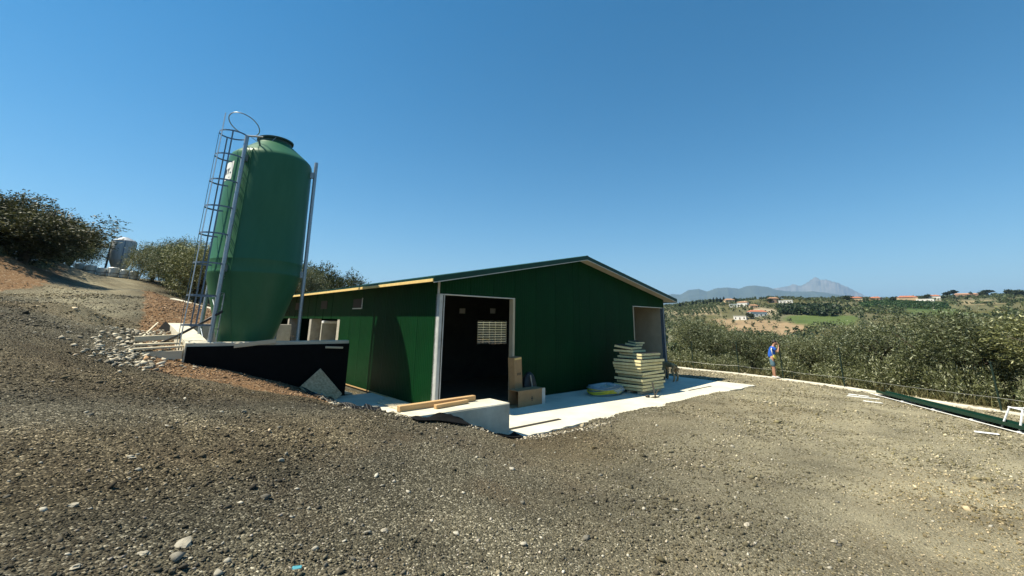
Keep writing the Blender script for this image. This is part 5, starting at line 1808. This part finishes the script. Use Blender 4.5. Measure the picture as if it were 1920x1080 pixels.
HS = [
    (240.5, 425.9, 15, 9, 4.6, .35, 'wall_white', 'roof_tile', 'white farmhouse with red tiled roof on the near hillside', 4, False, 1),
    (221.3, 420.8, 11, 7, 3.4, -.2, 'wall_white', 'wall_white', 'white flat roofed shed left of the red roofed farmhouse', 3, True, 1),
    (283, 562, 11, 9, 6.2, .3, 'wall_ochre', 'roof_tile_old', 'ochre two storey house beside the cypress row', 3, False, 2),
    (256, 500, 8, 6, 3.4, .1, 'wall_white', 'wall_white', 'small white building below the ochre house', 2, True, 1),
    (270, 505, 11, 7, 4.6, -.3, 'wall_white', 'roof_tile_old', 'large white house in the middle of the hamlet', 3, False, 1),
    (269.5, 483, 8, 6, 3.2, .3, 'wall_ochre', 'roof_tile_old', 'low tan house above the red roofed farmhouse', 2, False, 1),
    (333.8, 551.6, 11, 8, 5, .2, 'wall_brown', 'roof_tile_old', 'brown house among trees on the ridge below the mountains', 3, False, 1),
    (338.2, 543, 5, 5, 3.2, .0, 'wall_white', 'wall_white', 'tiny white outbuilding right of the brown ridge house', 1, True, 1),
    (348.1, 544, 9.5, 6, 3.4, -.1, 'wall_white', 'wall_white', 'long white flat building on the ridge', 3, True, 1),
    (424.5, 533, 12, 8, 4.6, .2, 'wall_ochre', 'roof_tile', 'house with orange roof beside the wide round tree', 3, False, 1),
    (440, 522, 10, 8, 4.2, -.2, 'wall_brown', 'roof_tile', 'small house with reddish roof right of the orange roofed one', 2, False, 1),
    (556, 607, 20, 12, 6.2, .25, 'wall_ochre', 'roof_tile', 'big house with orange hipped roof on the right ridge', 4, False, 1),
    (565, 590, 18, 9, 3.6, -.1, 'wall_white', 'wall_white', 'long low white building before the right ridge', 4, True, 1),
    (587, 600, 13, 9, 5.4, .1, 'wall_white', 'roof_tile', 'white house with red roof behind the long low building', 3, False, 1),
    (686, 651, 26, 11, 5.2, .1, 'wall_brown', 'roof_tile_old', 'long reddish farm building on the far right skyline', 5, False, 1)]
for x, y, w_, d_, h_, off, wl, rf, lb, nw, fl, stn in HS:
    house(x, y, w_, d_, h_, face(x, y, off), M[wl], M[rf], lb, nw, flat=fl, storeys=stn)
far_c = [crown(obl(110 + s, 3.4, 2.8, 4.0, 7), 420, 8, .9, .75, .5, 120 + s, OAK, .25) for s in range(2)]
pine_c = crown([(0, 0, 8.6, 4.2, 4.2, 1.7), (1.8, .8, 8.2, 2.6, 2.6, 1.3), (-1.9, -.6, 8.0, 2.6, 2.6, 1.3), (0, 0, 9.6, 2.4, 2.4, 1.0)], 480, 8, .7, .75, .45, 131, PINE, .25)
cyp_c = crown([(0, 0, 2.6, 1.3, 1.3, 2.4), (0, 0, 5.0, 1.15, 1.15, 2.6), (0, 0, 7.4, .75, .75, 2.0), (0, 0, 9.0, .4, .4, 1.2)], 420, 7, .5, .6, .32, 141, PINE, .8)
far_t = trunk_mesh(5.5, .28, 4, 151, 1.6)
def stem(h, r):
    o = MB().tube([(0, 0, -.6), (.1, 0, h * .5), (0, .05, h)], [r * 1.2, r, r * .5], 7).build('trunk', M['bark'], None, True)
    me = o.data
    bpy.data.objects.remove(o)
    return me
pine_t, cyp_t = stem(8.2, .3), stem(5, .16)
FT = [
    (418, 537.3, far_c[0], far_t, (1.9, 1.9, 1.15), 'round_tree', 'wide round tree beside the orange roofed house on the ridge'),
    (444.7, 503.7, far_c[1], far_t, (.95, .95, .95), 'round_tree', 'lone round tree standing on the skyline above the green vineyard'),
    (578.9, 602.1, far_c[0], far_t, (1.25, 1.25, 1.2), 'round_tree', 'round tree behind the long low white building'),
    (605.7, 598.9, pine_c, pine_t, (1.2, 1.2, .95), 'umbrella_pine', 'umbrella pine, left of the pair on the right ridge'),
    (619.5, 603.5, pine_c, pine_t, (1.15, 1.15, 1.15), 'umbrella_pine', 'taller umbrella pine, right of the pair on the right ridge'),
    (688.2, 645.4, cyp_c, cyp_t, (2.2, 2.2, 1.0), 'cypress', 'broad dark cone shaped tree at the long reddish farm building'),
    (723.8, 662.4, far_c[1], far_t, (1.7, 1.7, 1.4), 'round_tree', 'round tree left of the wide pine near the right skyline'),
    (739.2, 667.9, pine_c, pine_t, (1.7, 1.7, 1.05), 'umbrella_pine', 'wide umbrella pine near the right skyline'),
    (721.9, 620.2, far_c[0], far_t, (2.1, 2.1, 1.5), 'round_tree', 'large dark tree at the far right skyline'),
    (676, 572, far_c[1], far_t, (1.7, 1.7, 1.35), 'round_tree', 'large dark tree cut by the right edge on the skyline'),
    (327.7, 549.2, far_c[0], far_t, (.9, .9, .85), 'round_tree', 'small tree left of the brown ridge house'),
    (341, 551.6, far_c[1], far_t, (.8, .8, .9), 'round_tree', 'small tree right of the brown ridge house'),
    (289, 560.0, far_c[1], far_t, (.75, .75, 1.3), 'round_tree', 'upright tree right of the ochre house'),
    (229.0, 417.5, far_c[0], far_t, (1.0, 1.0, .85), 'round_tree', 'dark bush like tree between the white shed and the farmhouse'),
    (404, 540, far_c[1], far_t, (.75, .75, .6), 'round_tree', 'low tree left of the wide round tree'),
    (436, 530, far_c[0], far_t, (.7, .7, .6), 'round_tree', 'low tree right of the orange roofed house'),
    (571, 600, far_c[1], far_t, (1.0, 1.0, .75), 'round_tree', 'low tree between the big house and the long white building'),
    (599, 600, far_c[0], far_t, (1.1, 1.1, .7), 'round_tree', 'low tree right of the white house with red roof')]
for i, (x, y, cm, tm, s, nm, lb) in enumerate(FT):
    tree(nm, cm, tm, (x, y, H(x, y) - .3), s, rng.uniform(0, 6), lb, 'tree', 'trees on the far skyline')
for i in range(14):
    x, y = 231.2 + (316.2 - 231.2) * i / 13, 594.4 + 49 * (i / 13) ** .8
    tree('cypress', cyp_c, cyp_t, (x, y, H(x, y) - .3), (rng.uniform(1.0, 1.5), rng.uniform(1.0, 1.5), rng.uniform(.55, .95)), rng.uniform(0, 6),
         ('leftmost' if i == 0 else 'rightmost' if i == 13 else (ORD[i] + ' from the left')) + ' cypress of the dark row on the far hill', 'cypress', 'cypress row')
# groves, woods and hedges on the far slopes: masses of small crowns
def grove(name, pts, sizes, cols, label, seed, per=16, leaf=.55):
    rs_ = np.random.default_rng(seed)
    x, y = pts[:, 0], pts[:, 1]
    z = ground_h(x, y)
    n = len(x)
    u_ = rs_.normal(size=(n, per, 3))
    u_ /= np.linalg.norm(u_, axis=2, keepdims=True)
    u_ *= (rs_.random((n, per, 1)) ** .35)
    s = sizes[:, None, None]
    C_ = np.stack([x, y, z], -1)[:, None] + u_ * s * np.array([1, 1, .85]) + np.array([0, 0, 1.05]) * s
    D_ = rs_.normal(size=(n * per, 3))
    L = np.repeat(sizes, per) * leaf * rs_.uniform(.8, 1.5, n * per)
    V, F = leaf_quads(C_.reshape(-1, 3), D_, L * 1.3, L, rs_)
    tone = np.repeat(rs_.random(n), per)[:, None]
    col = np.array(cols[0]) * (1 - tone) + np.array(cols[1]) * tone
    col = col * rs_.uniform(.75, 1.3, (n * per, 1))
    o = np_mesh(name, V, F, M['leaf'], 'leafcol', np.repeat(col, 4, 0))
    tag(o, label, 'trees', kind='stuff')
def in_fields(x, y, ids, soft=1.0):
    k = np.zeros(x.shape, bool)
    for i in ids: k |= poly_soft(x, y, FIELDS[i][0], soft) > .5
    return k
FOL = ((.048, .066, .024), (.10, .12, .046))
FWD = ((.018, .034, .012), (.042, .062, .02))
# olive rows on pale soil
pts = []
for i in range(12):
    for j in range(44):
        t, q = (i + .5) / 12, (j + .5) / 44
        a_ = np.array([186, 484]) * (1 - t) + np.array([217, 452]) * t
        b__ = np.array([217, 598]) * (1 - t) + np.array([260, 552]) * t
        pts.append(a_ * (1 - q) + b__ * q + nrng.normal(0, .5, 2))
pts = np.array(pts)
grove('olive_orchard', pts, nrng.uniform(1.1, 1.7, len(pts)), FOL, 'rows of olive trees on pale soil across the far hill', 201)
# scattered olives over the whole visible slope
def sample(n, az0, az1, r0, r1):
    a_ = np.radians(nrng.uniform(az0, az1, n)); r = nrng.uniform(r0, r1, n)
    return np.stack([r * np.sin(a_), r * np.cos(a_)], -1)
p = sample(9000, 14, 56, 170, 1050)
bare = in_fields(p[:, 0], p[:, 1], (0, 1, 3, 4, 6, 7))
tan = in_fields(p[:, 0], p[:, 1], (2, 5)) & (nrng.random(len(p)) < .72)
clump = (np.sin(p[:, 0] / 33 + 1) * np.sin(p[:, 1] / 41) + nrng.normal(0, .5, len(p))) > -.35
p = p[~bare & ~tan & clump]
grove('olive_grove', p, nrng.uniform(1.4, 2.6, len(p)), FOL, 'olive groves covering the far slopes of the valley', 202, 14)
# the dark wood right of the hamlet
q = sample(6000, 20, 45, 380, 640)
WOOD = [(258, 416), (276, 376), (300, 395), (338, 462), (322, 490), (300, 488)]
k = poly_soft(q[:, 0], q[:, 1], WOOD, 3) > .5
q = q[k][:420]
grove('wood', q, nrng.uniform(2.4, 3.8, len(q)), FWD, 'dark dense wood on the slope below the ridge', 203, 22)
# valley trees just beyond the yard, seen between the olives
q = sample(700, 16, 58, 48, 170)
grove('valley_olives', q, nrng.uniform(1.7, 2.3, len(q)), FOL, 'olive trees down in the near valley behind the fence', 204, 60, .22)
# vineyard rows and hedges
pts = []
for i in range(26):
    t = i / 25
    a_ = np.array([402, 500]) * (1 - t) + np.array([384, 472]) * t
    b__ = np.array([564, 566]) * (1 - t) + np.array([436, 432]) * t
    for j in range(60):
        qv = j / 59
        pts.append(a_ * (1 - qv) + b__ * qv + nrng.normal(0, .4, 2))
pts = np.array(pts)
grove('vineyard', pts, nrng.uniform(.8, 1.3, len(pts)), ((.025, .06, .015), (.05, .09, .025)), 'dark green vineyard rows on the far ridge', 205, 10, .8)
# hedge line along the skyline
az = np.radians(np.linspace(14, 56, 500))
rr_ = np.full(500, 0.0)
best = np.full(500, -9.0)
for r_ in np.linspace(500, 1300, 60):
    e = (ground_h(r_ * np.sin(az), r_ * np.cos(az)) - EYE) / r_
    up_ = e > best
    rr_[up_] = r_
    best = np.maximum(best, e)
q = np.stack([rr_ * np.sin(az), rr_ * np.cos(az)], -1) + nrng.normal(0, 6, (500, 2))
grove('skyline_hedge', q, nrng.uniform(1.0, 2.4, 500), FWD, 'low dark hedges along the skyline of the far hills', 206, 12)

# ------------------------------------------------------------------ mountains
def mountain(name, prof_, dist, depth, seed, mat, rough, jag):
    """ridge given as (image-free) azimuth in degrees and height in metres, at a distance"""
    az = np.array([q[0] for q in prof_]); hg = np.array([q[1] for q in prof_], float)
    na, nd = 420, 70
    A = np.linspace(az[0], az[-1], na)
    h = np.interp(A, az, hg)
    h = h * (1 + jag * (np.abs(np.sin(A * 9.1 + 1)) * .5 + np.abs(np.sin(A * 21.7)) * .3 + np.abs(np.sin(A * 47)) * .2 - .5))
    rs_ = np.random.default_rng(seed)
    v = np.zeros((nd, na, 3))
    for i in range(nd):
        t = i / (nd - 1)                       # 0 front foot, .55 crest, 1 back foot
        d = dist - depth * .55 + depth * t
        prof1 = np.where(t < .55, (t / .55) ** 1.25, ((1 - t) / .45))
        rad = np.radians(A)
        x, y = d * np.sin(rad), d * np.cos(rad)
        rid = np.zeros(na)
        amp = 1.0
        fr = 1 / 1500.0
        for o_ in range(5):
            ph = rs_.uniform(0, 6.28, 2) if i == 0 else ph_[o_]
            if i == 0: ph_ = [] if o_ == 0 else ph_
            if i == 0: ph_.append(ph)
            th_ = .5 + 1.7 * o_
            sx, sy = x * math.cos(th_) + y * math.sin(th_), -x * math.sin(th_) + y * math.cos(th_)
            rid += amp * (1 - np.abs(np.sin(sx * fr * 2.1 + ph[0] + 1.6 * np.sin(sy * fr * 1.7 + ph[1]) + .7 * np.sin(sy * fr * 4.3))) - .36)
            amp *= .5
            fr *= 2.05
        z = h * prof1 * (1 + rough * rid * (.25 if abs(t - .55) < .03 else 1.0))
        v[i] = np.stack([x, y, z - 120 * (1 - prof1)], -1)
    f = []
    ii, jj = np.meshgrid(np.arange(nd - 1), np.arange(na - 1), indexing='ij')
    f = np.stack([ii * na + jj, ii * na + jj + 1, (ii + 1) * na + jj + 1, (ii + 1) * na + jj], -1).reshape(-1, 4)
    me = bpy.data.meshes.new(name)
    V = v.reshape(-1, 3)
    me.vertices.add(len(V)); me.vertices.foreach_set('co', V.astype(np.float32).ravel())
    me.loops.add(f.size); me.loops.foreach_set('vertex_index', f.ravel().astype(np.int32))
    me.polygons.add(len(f)); me.polygons.foreach_set('loop_start', np.arange(0, f.size, 4, dtype=np.int32))
    me.update(calc_edges=True)
    me.materials.append(mat)
    o = link(bpy.data.objects.new(name, me))
    return tag(o, kind='structure')
def px_az(u): return math.degrees(math.atan2((u - 960) * 1.0, 801.6 * 1.0))
M['mount_near'] = pm('mount_near', (.035, .05, .03), .95, .003, .3, col2=(.065, .075, .045), detail=10)
M['mount_rock'] = pm('mount_rock', (.07, .08, .06), .95, .0022, .3, col2=(.24, .22, .20), detail=10)
NEARM = [(12, 300), (15, 480), (17, 600), (18.2, 658), (19.17, 712), (20.56, 766), (21.36, 751), (22.32, 871), (23.53, 901), (24.4, 838), (25.6, 927), (26.75, 935), (27.85, 878), (28.7, 919), (29.53, 953), (30.85, 914), (31.6, 859), (32.35, 817), (33.34, 800), (34.79, 768), (36.2, 748), (37.53, 694), (38.82, 641), (40.06, 560), (42, 380), (45, 200)]
FARM = [(27, 500), (29.94, 976), (31.34, 1200), (32.66, 1304), (33.43, 1367), (33.92, 1327), (34.53, 1398), (34.94, 1454), (35.44, 1508), (35.81, 1469), (36.28, 1480), (36.82, 1430), (37.25, 1383), (37.67, 1295), (38.16, 1190), (38.67, 1055), (39.26, 937), (39.85, 853), (41.5, 500), (43, 200)]
mountain('mountain_foothills', NEARM, 12000, 5000, 5, M['mount_near'], .13, .01)
mountain('mountain_massif', FARM, 17000, 6000, 8, M['mount_rock'], .16, .022)

# ------------------------------------------------------------------ air
hz = MB().box(-26000, 26000, -15000, 26000, -420, 1750).build('haze', None)
hz.data.materials.clear()
hm = bpy.data.materials.new('haze')
hm.use_nodes = True
hn, hl = hm.node_tree.nodes, hm.node_tree.links
for q in list(hn):
    if q.type == 'BSDF_PRINCIPLED': hn.remove(q)
pv = hn.new('ShaderNodeVolumePrincipled')
pv.inputs['Color'].default_value = (.36, .62, .96, 1)
pv.inputs['Density'].default_value = HAZE
pv.inputs['Anisotropy'].default_value = .1
hl.new(pv.outputs[0], hn['Material Output'].inputs['Volume'])
hz.data.materials.append(hm)
tag(hz, kind='stuff')
